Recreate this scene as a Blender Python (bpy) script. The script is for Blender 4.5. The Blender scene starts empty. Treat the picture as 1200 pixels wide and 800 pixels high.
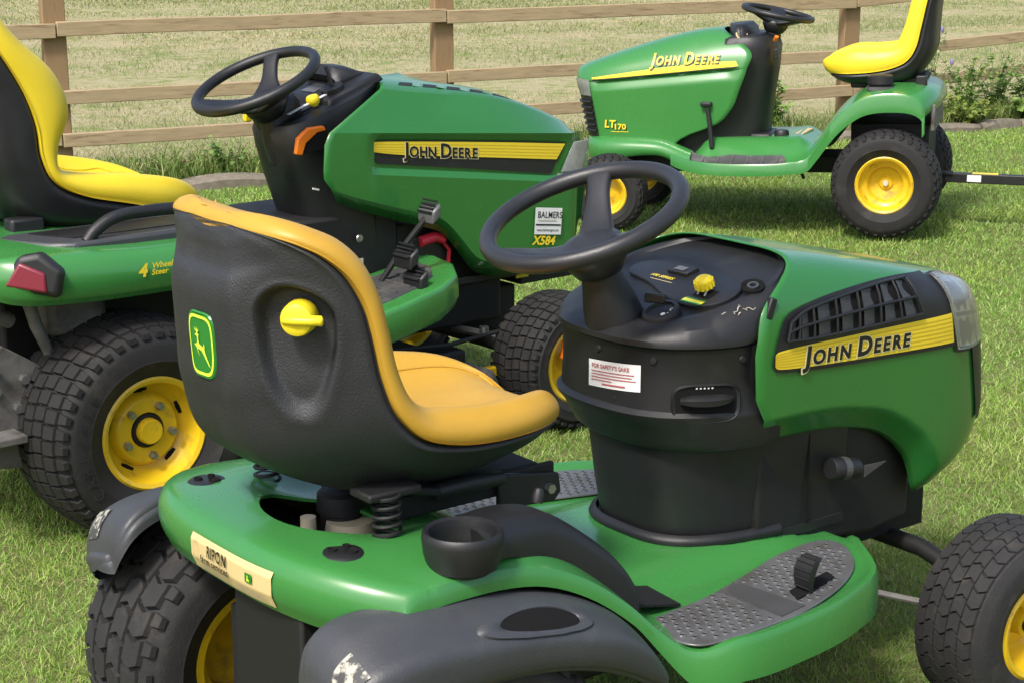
import bpy, bmesh, math, random
import numpy as np
from mathutils import Vector, Matrix

R = math.radians
scene = bpy.context.scene
COL = scene.collection
random.seed(7)
rng = np.random.default_rng(7)

# ------------------------------------------------------------------ camera
cam_d = bpy.data.cameras.new("camera")
cam = bpy.data.objects.new("camera", cam_d)
COL.objects.link(cam)
cam.location = (0, 0, 1.6)
cam.rotation_euler = (R(90 - 14.15), 0, 0)
cam_d.sensor_width = 36
cam_d.lens = 2130 / 1200 * 36
cam_d.clip_start = 0.05
cam_d.clip_end = 500
scene.camera = cam

# ------------------------------------------------------------------ sky, sun, exposure
SUN_EL, SUN_AZ = 52.0, 210.0            # azimuth: clockwise from +Y (the view direction)
world = bpy.data.worlds.new("World")
scene.world = world
world.use_nodes = True
wn = world.node_tree.nodes
sky = wn.new("ShaderNodeTexSky")
sky.sky_type = 'NISHITA'
sky.sun_disc = False
sky.sun_elevation = R(SUN_EL)
sky.sun_rotation = R(SUN_AZ)
sky.dust_density = 4.0
sky.air_density = 1.0
sky.ozone_density = 1.0
wn["Background"].inputs[1].default_value = 0.15
world.node_tree.links.new(sky.outputs[0], wn["Background"].inputs[0])
sun_d = bpy.data.lights.new("sun", 'SUN')
sun = bpy.data.objects.new("sun", sun_d)
COL.objects.link(sun)
sun_d.energy = 2.4
sun_d.angle = R(9.0)
sun_d.color = (1.0, 0.975, 0.93)
_to = Vector((math.sin(R(SUN_AZ)) * math.cos(R(SUN_EL)), math.cos(R(SUN_AZ)) * math.cos(R(SUN_EL)), math.sin(R(SUN_EL))))
sun.rotation_euler = _to.to_track_quat('Z', 'Y').to_euler()
vs = scene.view_settings
vs.view_transform = 'Standard'
vs.look = 'None'
vs.exposure = 0.64
vs.gamma = 1.0
vs.use_curve_mapping = False
scene.cycles.max_bounces = 8
scene.cycles.transparent_max_bounces = 8

# ------------------------------------------------------------------ materials
M = {}
def mat(name, base, rough=0.5, metal=0.0, coat=0.0, spec=0.5, var=0.0, vscale=6.0, dirt=None, dscale=9.0, dlo=0.55, dhi=0.75,
        bump=0.0, bscale=200.0, rvar=0.0, rscale=14.0, alpha_trans=0.0, stretch=(1, 1, 1), detail=5.0, sheen=0.0):
    m = bpy.data.materials.new(name)
    m.use_nodes = True
    nt = m.node_tree
    N, L = nt.nodes, nt.links
    b = N["Principled BSDF"]
    b.inputs["Base Color"].default_value = (*base, 1)
    b.inputs["Roughness"].default_value = rough
    b.inputs["Metallic"].default_value = metal
    b.inputs["Specular IOR Level"].default_value = spec
    b.inputs["Coat Weight"].default_value = coat
    b.inputs["Coat Roughness"].default_value = 0.08
    if sheen:
        b.inputs["Sheen Weight"].default_value = sheen
    tc = N.new("ShaderNodeTexCoord")
    mp = N.new("ShaderNodeMapping")
    mp.inputs["Scale"].default_value = stretch
    L.new(tc.outputs["Object"], mp.inputs[0])
    def noise(scale, det=5.0):
        n = N.new("ShaderNodeTexNoise")
        n.inputs["Scale"].default_value = scale
        n.inputs["Detail"].default_value = det
        n.inputs["Roughness"].default_value = 0.6
        L.new(mp.outputs[0], n.inputs["Vector"])
        return n
    col = None
    if var:
        n = noise(vscale, detail)
        mx = N.new("ShaderNodeMix"); mx.data_type = 'RGBA'
        mx.inputs[6].default_value = tuple(c * (1 - var) for c in base) + (1,)
        mx.inputs[7].default_value = tuple(min(1, c * (1 + var)) for c in base) + (1,)
        L.new(n.outputs[0], mx.inputs[0])
        col = mx.outputs[2]
    if dirt:
        n = noise(dscale, 8.0)
        r = N.new("ShaderNodeMapRange")
        r.inputs[1].default_value = dlo; r.inputs[2].default_value = dhi
        L.new(n.outputs[0], r.inputs[0])
        mx = N.new("ShaderNodeMix"); mx.data_type = 'RGBA'
        if col is not None: L.new(col, mx.inputs[6])
        else: mx.inputs[6].default_value = (*base, 1)
        mx.inputs[7].default_value = (*dirt, 1)
        L.new(r.outputs[0], mx.inputs[0])
        col = mx.outputs[2]
    if col is not None: L.new(col, b.inputs["Base Color"])
    if rvar:
        n = noise(rscale)
        r = N.new("ShaderNodeMapRange")
        r.inputs[1].default_value = 0.3; r.inputs[2].default_value = 0.7
        r.inputs[3].default_value = max(0.02, rough - rvar); r.inputs[4].default_value = min(1, rough + rvar)
        L.new(n.outputs[0], r.inputs[0]); L.new(r.outputs[0], b.inputs["Roughness"])
    if bump:
        n = noise(bscale, 3.0)
        bp = N.new("ShaderNodeBump")
        bp.inputs["Strength"].default_value = bump
        bp.inputs["Distance"].default_value = 0.002
        L.new(n.outputs[0], bp.inputs["Height"]); L.new(bp.outputs[0], b.inputs["Normal"])
    if alpha_trans:
        b.inputs["Transmission Weight"].default_value = alpha_trans
    M[name] = m
    return m

mat("green_paint", (0.040, 0.195, 0.042), 0.28, coat=0.35, rvar=0.03, var=0.06, vscale=3, dirt=(0.062, 0.215, 0.078), dscale=7, dlo=0.6, dhi=1.0)
mat("green_hood", (0.024, 0.155, 0.028), 0.25, coat=0.45, rvar=0.03, var=0.05, vscale=3, dirt=(0.042, 0.165, 0.045), dscale=7, dlo=0.6, dhi=1.0)
mat("black_plastic", (0.012, 0.012, 0.013), 0.44, bump=0.25, bscale=700, rvar=0.08, var=0.2, dirt=(0.035, 0.034, 0.031), dscale=10, dlo=0.6, dhi=0.95)
mat("black_dull", (0.006, 0.006, 0.006), 0.65, bump=0.15, bscale=300, dirt=(0.018, 0.016, 0.014), dscale=12, dlo=0.55, dhi=0.9)
mat("black_deep", (0.006, 0.006, 0.006), 0.9, spec=0.2)
mat("seat_shell", (0.021, 0.022, 0.0245), 0.50, bump=0.7, bscale=420, rvar=0.05, var=0.18, vscale=5, stretch=(1, 1, 0.7), dirt=(0.045, 0.046, 0.047), dscale=9, dlo=0.58, dhi=0.95)
mat("grey_plastic", (0.045, 0.047, 0.052), 0.46, bump=0.3, bscale=220, rvar=0.08, var=0.25, vscale=7, dirt=(0.085, 0.083, 0.078), dscale=11, dlo=0.6, dhi=0.95)
mat("wheel_plastic", (0.021, 0.021, 0.0225), 0.36, bump=0.25, bscale=500, rvar=0.07, var=0.15)
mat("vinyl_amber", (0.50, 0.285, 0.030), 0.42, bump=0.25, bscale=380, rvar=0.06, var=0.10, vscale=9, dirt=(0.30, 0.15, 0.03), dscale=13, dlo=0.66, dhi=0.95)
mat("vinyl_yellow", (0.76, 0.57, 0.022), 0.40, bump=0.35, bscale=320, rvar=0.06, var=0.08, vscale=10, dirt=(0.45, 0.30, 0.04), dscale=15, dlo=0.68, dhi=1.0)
mat("yellow_plastic", (0.78, 0.62, 0.02), 0.38, var=0.08, bump=0.1, bscale=300)
mat("rim_yellow", (0.66, 0.43, 0.010), 0.38, coat=0.2, var=0.14, vscale=14, dirt=(0.20, 0.13, 0.035), dscale=18, dlo=0.56, dhi=0.80)
mat("rubber", (0.016, 0.0155, 0.0155), 0.72, spec=0.35, bump=0.5, bscale=160, var=0.3, vscale=18, dirt=(0.05, 0.043, 0.035), dscale=11, dlo=0.54, dhi=0.85)
mat("rubber_worn", (0.025, 0.0245, 0.025), 0.75, spec=0.3, bump=0.6, bscale=150, var=0.3, vscale=22, dirt=(0.062, 0.055, 0.045), dscale=20, dlo=0.56, dhi=0.85)
mat("decal_yellow", (0.80, 0.60, 0.035), 0.35, var=0.04)
mat("decal_yellow_dark", (0.60, 0.42, 0.02), 0.35)
mat("decal_black", (0.008, 0.008, 0.008), 0.38)
mat("decal_cream", (0.66, 0.51, 0.24), 0.4, var=0.05)
mat("decal_pale", (0.80, 0.72, 0.38), 0.4)
mat("decal_white", (0.74, 0.74, 0.72), 0.45, var=0.05, vscale=20)
mat("decal_red", (0.45, 0.10, 0.11), 0.5)
mat("decal_grey", (0.50, 0.46, 0.36), 0.5)
mat("decal_tan", (0.58, 0.44, 0.22), 0.5)
mat("emblem_green", (0.02, 0.19, 0.025), 0.35)
mat("emblem_lime", (0.62, 0.78, 0.06), 0.4)
mat("lens", (0.17, 0.18, 0.165), 0.16, spec=0.5, var=0.5, vscale=26, coat=0.3, dirt=(0.26, 0.26, 0.22), dscale=24, dlo=0.5, dhi=0.8)
mat("reflector", (0.55, 0.56, 0.54), 0.22, metal=0.85, var=0.3, vscale=30)
mat("lens_clear", (0.92, 0.93, 0.90), 0.07, spec=0.5, alpha_trans=0.92, rvar=0.05, rscale=40)
mat("lens_red", (0.20, 0.018, 0.035), 0.25, coat=0.4, bump=0.3, bscale=300)
mat("pad_grey", (0.115, 0.117, 0.12), 0.36, metal=0.2, var=0.35, vscale=12, dirt=(0.075, 0.07, 0.062), dscale=15, dlo=0.48, dhi=0.72, rvar=0.1)
mat("pad_dark", (0.055, 0.055, 0.056), 0.42, var=0.3, vscale=14, dirt=(0.14, 0.13, 0.11), dscale=13, dlo=0.5, dhi=0.8)
mat("steel", (0.42, 0.42, 0.41), 0.38, metal=0.9, var=0.25, vscale=30, dirt=(0.16, 0.12, 0.08), dscale=25, dlo=0.55, dhi=0.8)
mat("cast_grey", (0.13, 0.125, 0.115), 0.6, var=0.4, vscale=18, dirt=(0.05, 0.042, 0.034), dscale=14, dlo=0.45, dhi=0.7)
mat("orange_plastic", (0.80, 0.19, 0.012), 0.38, var=0.08)
mat("red_plastic", (0.50, 0.02, 0.04), 0.4)
mat("cream_plastic", (0.55, 0.50, 0.36), 0.5, var=0.12)
mat("worn_label", (0.42, 0.40, 0.33), 0.55, dirt=(0.05, 0.05, 0.048), dscale=55, dlo=0.42, dhi=0.50)
mat("wood_rail", (0.36, 0.27, 0.15), 0.75, var=0.38, vscale=7, stretch=(1.0, 9, 9), bump=0.5, bscale=40, dirt=(0.20, 0.125, 0.065), dscale=6, dlo=0.56, dhi=0.72)
mat("wood_post", (0.255, 0.165, 0.080), 0.78, var=0.28, vscale=7, stretch=(9, 9, 0.8), bump=0.5, bscale=40, dirt=(0.17, 0.095, 0.045), dscale=7, dlo=0.55, dhi=0.75)
mat("kerb_stone", (0.19, 0.16, 0.12), 0.9, var=0.55, vscale=22, bump=1.0, bscale=45, dirt=(0.13, 0.12, 0.085), dscale=9, dlo=0.5, dhi=0.7)
mat("soil", (0.16, 0.125, 0.075), 0.95, var=0.4, vscale=20, bump=1.0, bscale=50, dirt=(0.09, 0.12, 0.035), dscale=5, dlo=0.45, dhi=0.6)
mat("stem_green", (0.12, 0.20, 0.05), 0.6)
mat("flower_violet", (0.20, 0.18, 0.36), 0.7)

def mat_attr(name, rough=0.55, trans=0.25, attr="tint"):
    m = bpy.data.materials.new(name); m.use_nodes = True
    N, L = m.node_tree.nodes, m.node_tree.links
    b = N["Principled BSDF"]
    a = N.new("ShaderNodeAttribute"); a.attribute_name = attr
    L.new(a.outputs["Color"], b.inputs["Base Color"])
    b.inputs["Roughness"].default_value = rough
    b.inputs["Specular IOR Level"].default_value = 0.35
    tr = N.new("ShaderNodeBsdfTranslucent")
    L.new(a.outputs["Color"], tr.inputs[0])
    mx = N.new("ShaderNodeMixShader"); mx.inputs[0].default_value = trans
    L.new(b.outputs[0], mx.inputs[1]); L.new(tr.outputs[0], mx.inputs[2])
    L.new(mx.outputs[0], N["Material Output"].inputs[0])
    M[name] = m
mat_attr("blade")
mat_attr("leaf", 0.45, 0.3)

def ground_mat(name, cols, scales):
    m = bpy.data.materials.new(name); m.use_nodes = True
    N, L = m.node_tree.nodes, m.node_tree.links
    b = N["Principled BSDF"]; b.inputs["Roughness"].default_value = 0.95
    b.inputs["Specular IOR Level"].default_value = 0.15
    tc = N.new("ShaderNodeTexCoord")
    prev = None
    for c, s in zip(cols, scales):
        n = N.new("ShaderNodeTexNoise"); n.inputs["Scale"].default_value = s; n.inputs["Detail"].default_value = 8
        L.new(tc.outputs["Object"], n.inputs["Vector"])
        r = N.new("ShaderNodeMapRange"); r.inputs[1].default_value = 0.38; r.inputs[2].default_value = 0.62
        L.new(n.outputs[0], r.inputs[0])
        mx = N.new("ShaderNodeMix"); mx.data_type = 'RGBA'
        mx.inputs[7].default_value = (*c, 1)
        if prev is None: mx.inputs[6].default_value = (*cols[-1], 1)
        else: L.new(prev, mx.inputs[6])
        L.new(r.outputs[0], mx.inputs[0])
        prev = mx.outputs[2]
    L.new(prev, b.inputs["Base Color"])
    n = N.new("ShaderNodeTexNoise"); n.inputs["Scale"].default_value = 90; n.inputs["Detail"].default_value = 6
    L.new(tc.outputs["Object"], n.inputs["Vector"])
    bp = N.new("ShaderNodeBump"); bp.inputs["Strength"].default_value = 0.9; bp.inputs["Distance"].default_value = 0.02
    L.new(n.outputs[0], bp.inputs["Height"]); L.new(bp.outputs[0], b.inputs["Normal"])
    M[name] = m
ground_mat("lawn_soil", [(0.15, 0.19, 0.045), (0.10, 0.14, 0.030), (0.19, 0.18, 0.075)], [3.0, 14.0, 40.0])
ground_mat("field_ground", [(0.36, 0.32, 0.18), (0.20, 0.25, 0.075), (0.40, 0.35, 0.21)], [0.9, 2.2, 9.0])

# ------------------------------------------------------------------ mesh helpers
def new_obj(name, me, parent=None):
    o = bpy.data.objects.new(name, me)
    COL.objects.link(o)
    if parent is not None: o.parent = parent
    return o

def empty(name, loc=(0, 0, 0), rot=(0, 0, 0), parent=None):
    o = bpy.data.objects.new(name, None)
    COL.objects.link(o)
    o.location = loc; o.rotation_euler = rot
    o.empty_display_size = 0.1
    if parent is not None: o.parent = parent
    return o

def tag(o, label=None, cat=None, group=None, kind=None):
    if label: o["label"] = label
    if cat: o["category"] = cat
    if group: o["group"] = group
    if kind: o["kind"] = kind
    return o

def unit(v):
    v = np.asarray(v, float); n = np.linalg.norm(v)
    return v / n if n > 1e-12 else v

def cr(pts, n, closed=False):
    """Catmull-Rom samples through pts (any dimension)"""
    P = np.asarray(pts, float)
    k = len(P)
    if closed:
        t = np.linspace(0, k, n, endpoint=False)
    else:
        t = np.linspace(0, k - 1, n)
    i = np.floor(t).astype(int)
    if not closed: i = np.minimum(i, k - 2)
    f = (t - i).reshape((-1,) + (1,) * (P.ndim - 1))
    def g(j):
        return P[j % k] if closed else P[np.clip(j, 0, k - 1)]
    p0, p1, p2, p3 = g(i - 1), g(i), g(i + 1), g(i + 2)
    if not closed:
        lo = (i == 0); hi = (i == k - 2)
        p0 = p0.copy(); p3 = p3.copy()
        p0[lo] = 2 * P[0] - P[1]; p3[hi] = 2 * P[-1] - P[-2]
    return 0.5 * (2 * p1 + (p2 - p0) * f + (2 * p0 - 5 * p1 + 4 * p2 - p3) * f ** 2 + (3 * p1 - p0 - 3 * p2 + p3) * f ** 3)

def lin(xs, ys):
    xs = list(xs); ys = list(ys)
    return lambda x: float(np.interp(x, xs, ys))

def smooth_fn(xs, ys):
    """monotone-ish smooth interpolation through the points"""
    xs = np.array(xs, float); ys = np.array(ys, float)
    d = np.gradient(ys, xs)
    def f(x):
        x = min(max(x, xs[0]), xs[-1])
        i = min(max(int(np.searchsorted(xs, x)) - 1, 0), len(xs) - 2)
        h = xs[i + 1] - xs[i]; t = (x - xs[i]) / h
        return float((2 * t ** 3 - 3 * t ** 2 + 1) * ys[i] + (t ** 3 - 2 * t ** 2 + t) * h * d[i] + (-2 * t ** 3 + 3 * t ** 2) * ys[i + 1] + (t ** 3 - t ** 2) * h * d[i + 1])
    return f

def sstep(a, b, x):
    t = min(max((x - a) / (b - a), 0), 1)
    return t * t * (3 - 2 * t)

class MB:
    def __init__(s): s.V = []; s.F = []
    def add(s, V, F):
        k = len(s.V); s.V += [tuple(map(float, v)) for v in V]; s.F += [tuple(i + k for i in f) for f in F]
        return s
    def box(s, c, d, rot=None):
        x, y, z = d[0] / 2, d[1] / 2, d[2] / 2
        V = [(-x, -y, -z), (x, -y, -z), (x, y, -z), (-x, y, -z), (-x, -y, z), (x, -y, z), (x, y, z), (-x, y, z)]
        if rot is not None:
            Rm = rot if isinstance(rot, Matrix) else Matrix.Rotation(rot[0], 3, rot[1])
            V = [tuple(Rm @ Vector(v)) for v in V]
        V = [(v[0] + c[0], v[1] + c[1], v[2] + c[2]) for v in V]
        return s.add(V, [(0, 3, 2, 1), (4, 5, 6, 7), (0, 1, 5, 4), (1, 2, 6, 5), (2, 3, 7, 6), (3, 0, 4, 7)])
    def prism(s, poly, f0, f1):
        """poly of 2-D points; f0, f1 map a 2-D point to the two end faces"""
        n = len(poly)
        V = [f0(*p) for p in poly] + [f1(*p) for p in poly]
        F = [tuple(range(n))[::-1], tuple(range(n, 2 * n))] + [(i, (i + 1) % n, n + (i + 1) % n, n + i) for i in range(n)]
        return s.add(V, F)
    def xz(s, poly, y0, y1): return s.prism(poly, lambda a, b: (a, y0, b), lambda a, b: (a, y1, b))
    def xy(s, poly, z0, z1): return s.prism(poly, lambda a, b: (a, b, z0), lambda a, b: (a, b, z1))
    def loft(s, rings, closed=True, cap0=True, cap1=True):
        n = len(rings[0]); m = len(rings)
        V = [p for r in rings for p in r]
        F = []
        for i in range(m - 1):
            for j in range(n if closed else n - 1):
                k = (j + 1) % n
                F.append((i * n + j, i * n + k, (i + 1) * n + k, (i + 1) * n + j))
        if cap0: F.append(tuple(range(n))[::-1])
        if cap1: F.append(tuple((m - 1) * n + j for j in range(n)))
        return s.add(V, F)
    def grid(s, fn, nu, nv):
        V = [fn(i / nu, j / nv) for i in range(nu + 1) for j in range(nv + 1)]
        F = [(i * (nv + 1) + j, (i + 1) * (nv + 1) + j, (i + 1) * (nv + 1) + j + 1, i * (nv + 1) + j + 1) for i in range(nu) for j in range(nv)]
        return s.add(V, F)
    def tube(s, path, r, n=10, closed=False, flat=1.0, cap=True):
        P = [np.asarray(p, float) for p in path]; m = len(P)
        rs = r if hasattr(r, '__len__') else [r] * m
        T = []
        for i in range(m):
            a = P[(i - 1) % m] if (closed or i > 0) else P[i]
            b = P[(i + 1) % m] if (closed or i < m - 1) else P[i]
            T.append(unit(b - a))
        up = np.array([0, 0, 1.0]) if abs(T[0][2]) < 0.9 else np.array([1.0, 0, 0])
        u = unit(np.cross(T[0], up)); rings = []
        for i in range(m):
            u = unit(u - T[i] * np.dot(u, T[i])); v = np.cross(T[i], u)
            rings.append([P[i] + rs[i] * (math.cos(a) * u + flat * math.sin(a) * v) for a in np.linspace(0, 2 * math.pi, n, endpoint=False)])
        if closed:
            rings.append(rings[0])
            return s.loft(rings, True, False, False)
        return s.loft(rings, True, cap, cap)
    def lathe(s, prof, c, axis=(0, 1, 0), n=32, closed_prof=False, a0=0.0, a1=2 * math.pi, cap=True):
        """prof: (radius, distance along axis)"""
        ax = unit(axis); c = np.asarray(c, float)
        up = np.array([0, 0, 1.0]) if abs(ax[2]) < 0.9 else np.array([1.0, 0, 0])
        u = unit(np.cross(up, ax)); v = np.cross(ax, u)
        full = abs(a1 - a0 - 2 * math.pi) < 1e-6
        angs = np.linspace(a0, a1, n, endpoint=not full)
        V = []; m = len(prof)
        for a in angs:
            d = math.cos(a) * u + math.sin(a) * v
            for (r, h) in prof: V.append(c + r * d + h * ax)
        F = []
        for i in range(n if full else n - 1):
            k = (i + 1) % n
            for j in range(m if closed_prof else m - 1):
                l = (j + 1) % m
                F.append((i * m + j, i * m + l, k * m + l, k * m + j))
        if cap and not closed_prof:
            for j in (0, m - 1):
                if prof[j][0] > 1e-6 and full: F.append(tuple(i * m + j for i in range(n)))
        return s.add(V, F)
    def disc(s, c, axis, r, h, n=20):
        return s.lathe([(r, 0), (r, h)], c, axis, n)
    def obj(s, name, mt, parent=None, smooth=40, bevel=0.0, seg=2, sub=0, solid=0.0, soff=-1.0, merge=0.0):
        me = bpy.data.meshes.new(name)
        me.from_pydata(s.V, [], s.F)
        bm = bmesh.new(); bm.from_mesh(me)
        if merge: bmesh.ops.remove_doubles(bm, verts=bm.verts, dist=merge)
        bmesh.ops.recalc_face_normals(bm, faces=bm.faces)
        bm.to_mesh(me); bm.free()
        if smooth:
            me.shade_smooth(); me.set_sharp_from_angle(angle=R(smooth))
        me.materials.append(M[mt])
        o = new_obj(name, me, parent)
        if solid:
            md = o.modifiers.new("solid", 'SOLIDIFY'); md.thickness = solid; md.offset = soff
        if bevel:
            md = o.modifiers.new("bevel", 'BEVEL'); md.width = bevel; md.segments = seg; md.limit_method = 'ANGLE'; md.angle_limit = R(35)
            md.harden_normals = False
        if sub:
            md = o.modifiers.new("sub", 'SUBSURF'); md.levels = sub; md.render_levels = sub
        return o

def bake(o):
    """apply an object's modifiers to its mesh"""
    dg = bpy.context.evaluated_depsgraph_get()
    me = bpy.data.meshes.new_from_object(o.evaluated_get(dg))
    o.modifiers.clear(); old = o.data; o.data = me
    bpy.data.meshes.remove(old)

def cut(o, cutter):
    """boolean difference, then the cutter is gone"""
    md = o.modifiers.new("cut", 'BOOLEAN'); md.object = cutter; md.operation = 'DIFFERENCE'; md.solver = 'EXACT'
    bpy.context.view_layer.update()
    bake(o)
    cm = cutter.data; bpy.data.objects.remove(cutter); bpy.data.meshes.remove(cm)
    o.data.shade_smooth(); o.data.set_sharp_from_angle(angle=R(40))

_tx = {}
def text_geo(txt, bold=0.0, shear=0.0, spacing=1.0):
    """vertices (2-D, cap height 1, starting at 0) and faces of a word"""
    key = (txt, bold, shear, spacing)
    if key in _tx: return _tx[key]
    cu = bpy.data.curves.new("txt", 'FONT')
    cu.body = txt; cu.size = 1.0; cu.offset = bold; cu.shear = shear; cu.space_character = spacing
    cu.resolution_u = 3
    ob = bpy.data.objects.new("txt", cu); COL.objects.link(ob)
    dg = bpy.context.evaluated_depsgraph_get()
    me = bpy.data.meshes.new_from_object(ob.evaluated_get(dg))
    V = [(v.co.x, v.co.y) for v in me.vertices]; F = [tuple(p.vertices) for p in me.polygons]
    bpy.data.objects.remove(ob); bpy.data.curves.remove(cu); bpy.data.meshes.remove(me)
    if V:
        x0 = min(v[0] for v in V); V = [(v[0] - x0, v[1]) for v in V]
    k = 1 / 0.70
    V = [(v[0] * k, v[1] * k) for v in V]
    _tx[key] = (V, F)
    return V, F

def small_caps(words, bold, shear=0.0, small=0.74, gap=0.34, track=0.06):
    """words in small caps laid out on one line: (V, F, width), big-letter height 1"""
    V, F, x = [], [], 0.0
    for w in words:
        for i, ch in enumerate(w):
            v, f = text_geo(ch, bold, shear)
            sc = 1.0 if i == 0 else small
            k = len(V)
            V += [(x + a * sc, b * sc) for a, b in v]; F += [tuple(q + k for q in t) for t in f]
            x += max(a for a, b in v) * sc + track
        x += gap
    return V, F, x - gap - track

def lettering(name, geo, fn, mt, parent):
    """geo = (V, F); fn maps 2-D text space to 3-D"""
    V, F = geo[0], geo[1]
    mb = MB().add([fn(a, b) for a, b in V], F)
    return mb.obj(name, mt, parent, smooth=0)

# ------------------------------------------------------------------ the setting
KA = R(27.0)
KD = np.array([math.cos(KA), math.sin(KA)]); KN = np.array([-math.sin(KA), math.cos(KA)])
K0 = np.array([-2.63, 9.21])
def kerb_xy(u, v): return K0 + KD * u + KN * v
def kerb_uv(x, y):
    d = np.stack([np.asarray(x) - K0[0], np.asarray(y) - K0[1]], -1)
    return d @ KD, d @ KN
def lawn_z(x, y):
    x = np.asarray(x, float); y = np.asarray(y, float)
    dip = -0.045 * np.exp(-(((x - 0.45) / 0.9) ** 2 + ((y - 8.7) / 0.9) ** 2))
    wave = 0.008 * np.sin(x * 1.7 + 0.6 * y) * np.sin(y * 1.3 + 0.5) + 0.004 * np.sin(5.1 * x + 1.0) * np.sin(4.3 * y)
    return dip + wave

def sheet(name, us, vs_, zf, mt):
    V = []; F = []
    for u in us:
        for v in vs_:
            p = kerb_xy(u, v); V.append((p[0], p[1], zf(p[0], p[1], u, v)))
    n = len(vs_)
    for i in range(len(us) - 1):
        for j in range(n - 1): F.append((i * n + j, (i + 1) * n + j, (i + 1) * n + j + 1, i * n + j + 1))
    o = MB().add(V, F).obj(name, mt, smooth=60)
    return tag(o, kind="structure")
us = [-250, -60, -20] + list(np.arange(-10, 12.1, 0.25)) + [20, 60, 250]
sheet("lawn", us, [-250, -60, -25] + list(np.arange(-14, 0.01, 0.25)) + [0.05], lambda x, y, u, v: float(lawn_z(x, y)) * (1 if -14 < v else 0), "lawn_soil")
sheet("flower_bed", us, [0.05, 0.15, 0.3, 0.45, 0.58], lambda x, y, u, v: 0.02 + 0.012 * math.sin(u * 5) * math.sin(v * 9), "soil")
def field_z(x, y, u, v): return 0.015 + 0.012 * max(0, v - 4) + 0.02 * math.sin(u * 0.9) * math.sin(v * 0.7)
sheet("field", [-250, -80, -30] + list(np.arange(-14, 22.1, 1.0)) + [40, 100, 300], [0.56, 1, 1.5, 2, 3, 4, 5, 6, 8, 10, 13, 16, 20, 25, 32, 45, 80, 250], field_z, "field_ground")

# low stone edging between lawn and bed
edging = tag(empty("stone_edging", (*kerb_xy(0, 0), 0), (0, 0, KA)), "low weathered stone edging along the lawn in front of the fence", "edging")
u = -1.2
while u < 8.6:
    ln = rng.uniform(0.30, 0.52); h = 0.052 + rng.uniform(-0.010, 0.014); w = 0.10 + rng.uniform(-0.01, 0.01)
    dy = rng.uniform(-0.008, 0.008); t = rng.uniform(-0.008, 0.008)
    mb = MB(); rings = []
    for k, q in enumerate(np.linspace(0, ln - 0.012, 5)):
        jz = rng.uniform(-0.008, 0.008); jy = rng.uniform(-0.009, 0.009)
        e = 0.010 if k in (0, 4) else 0
        rings.append([(u + q, dy + jy - w / 2 + e, -0.05), (u + q, dy + jy - w / 2 + e, h - 0.022 + jz - e), (u + q, dy - w / 2 + 0.02, h + jz + t - e), (u + q, dy + w / 2, h + jz - e), (u + q, dy + w / 2, -0.05)])
    mb.loft(rings).obj("stone", "kerb_stone", edging, smooth=25)
    u += ln

# post-and-rail fence
fence = tag(empty("post_and_rail_fence", (*kerb_xy(0, 0.5), 0), (0, 0, KA)), "wooden post and rail fence running behind the mowers along the field", "fence")
def rise(u): return 0.0 if u < 5.78 else (u - 5.78) * 0.055
posts = [-1.9, 0.46, 2.77, 5.78, 8.3]
for i, u in enumerate(posts):
    MB().box((u, 0.068, 0.52 + rise(u)), (0.125, 0.075, 1.20)).obj("post", "wood_post", fence, bevel=0.006)
def rail(u0, u1, z, h, dz=0.0):
    rings = []
    for k, u in enumerate(np.linspace(u0 + 0.003, u1 - 0.003, 5)):
        zz = z + rise(u) + dz + (rng.uniform(-0.004, 0.004) if 0 < k < 4 else 0)
        rings.append([(u, -0.012, zz - h / 2), (u, 0.028, zz - h / 2), (u, 0.028, zz + h / 2), (u, -0.012, zz + h / 2)])
    MB().loft(rings).obj("rail", "wood_rail", fence, bevel=0.004)
for a, b in zip(posts[:-1], posts[1:]):
    rail(a, b, 0.832, 0.078, rng.uniform(-0.006, 0.006)); rail(a, b, 0.474, 0.074, rng.uniform(-0.006, 0.006)); rail(a, b, 0.243, 0.074, rng.uniform(-0.006, 0.006))
MB().box((0.6, -0.015, 0.045), (4.2, 0.04, 0.09)).obj("gravel_board", "wood_rail", fence, bevel=0.004)

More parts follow.
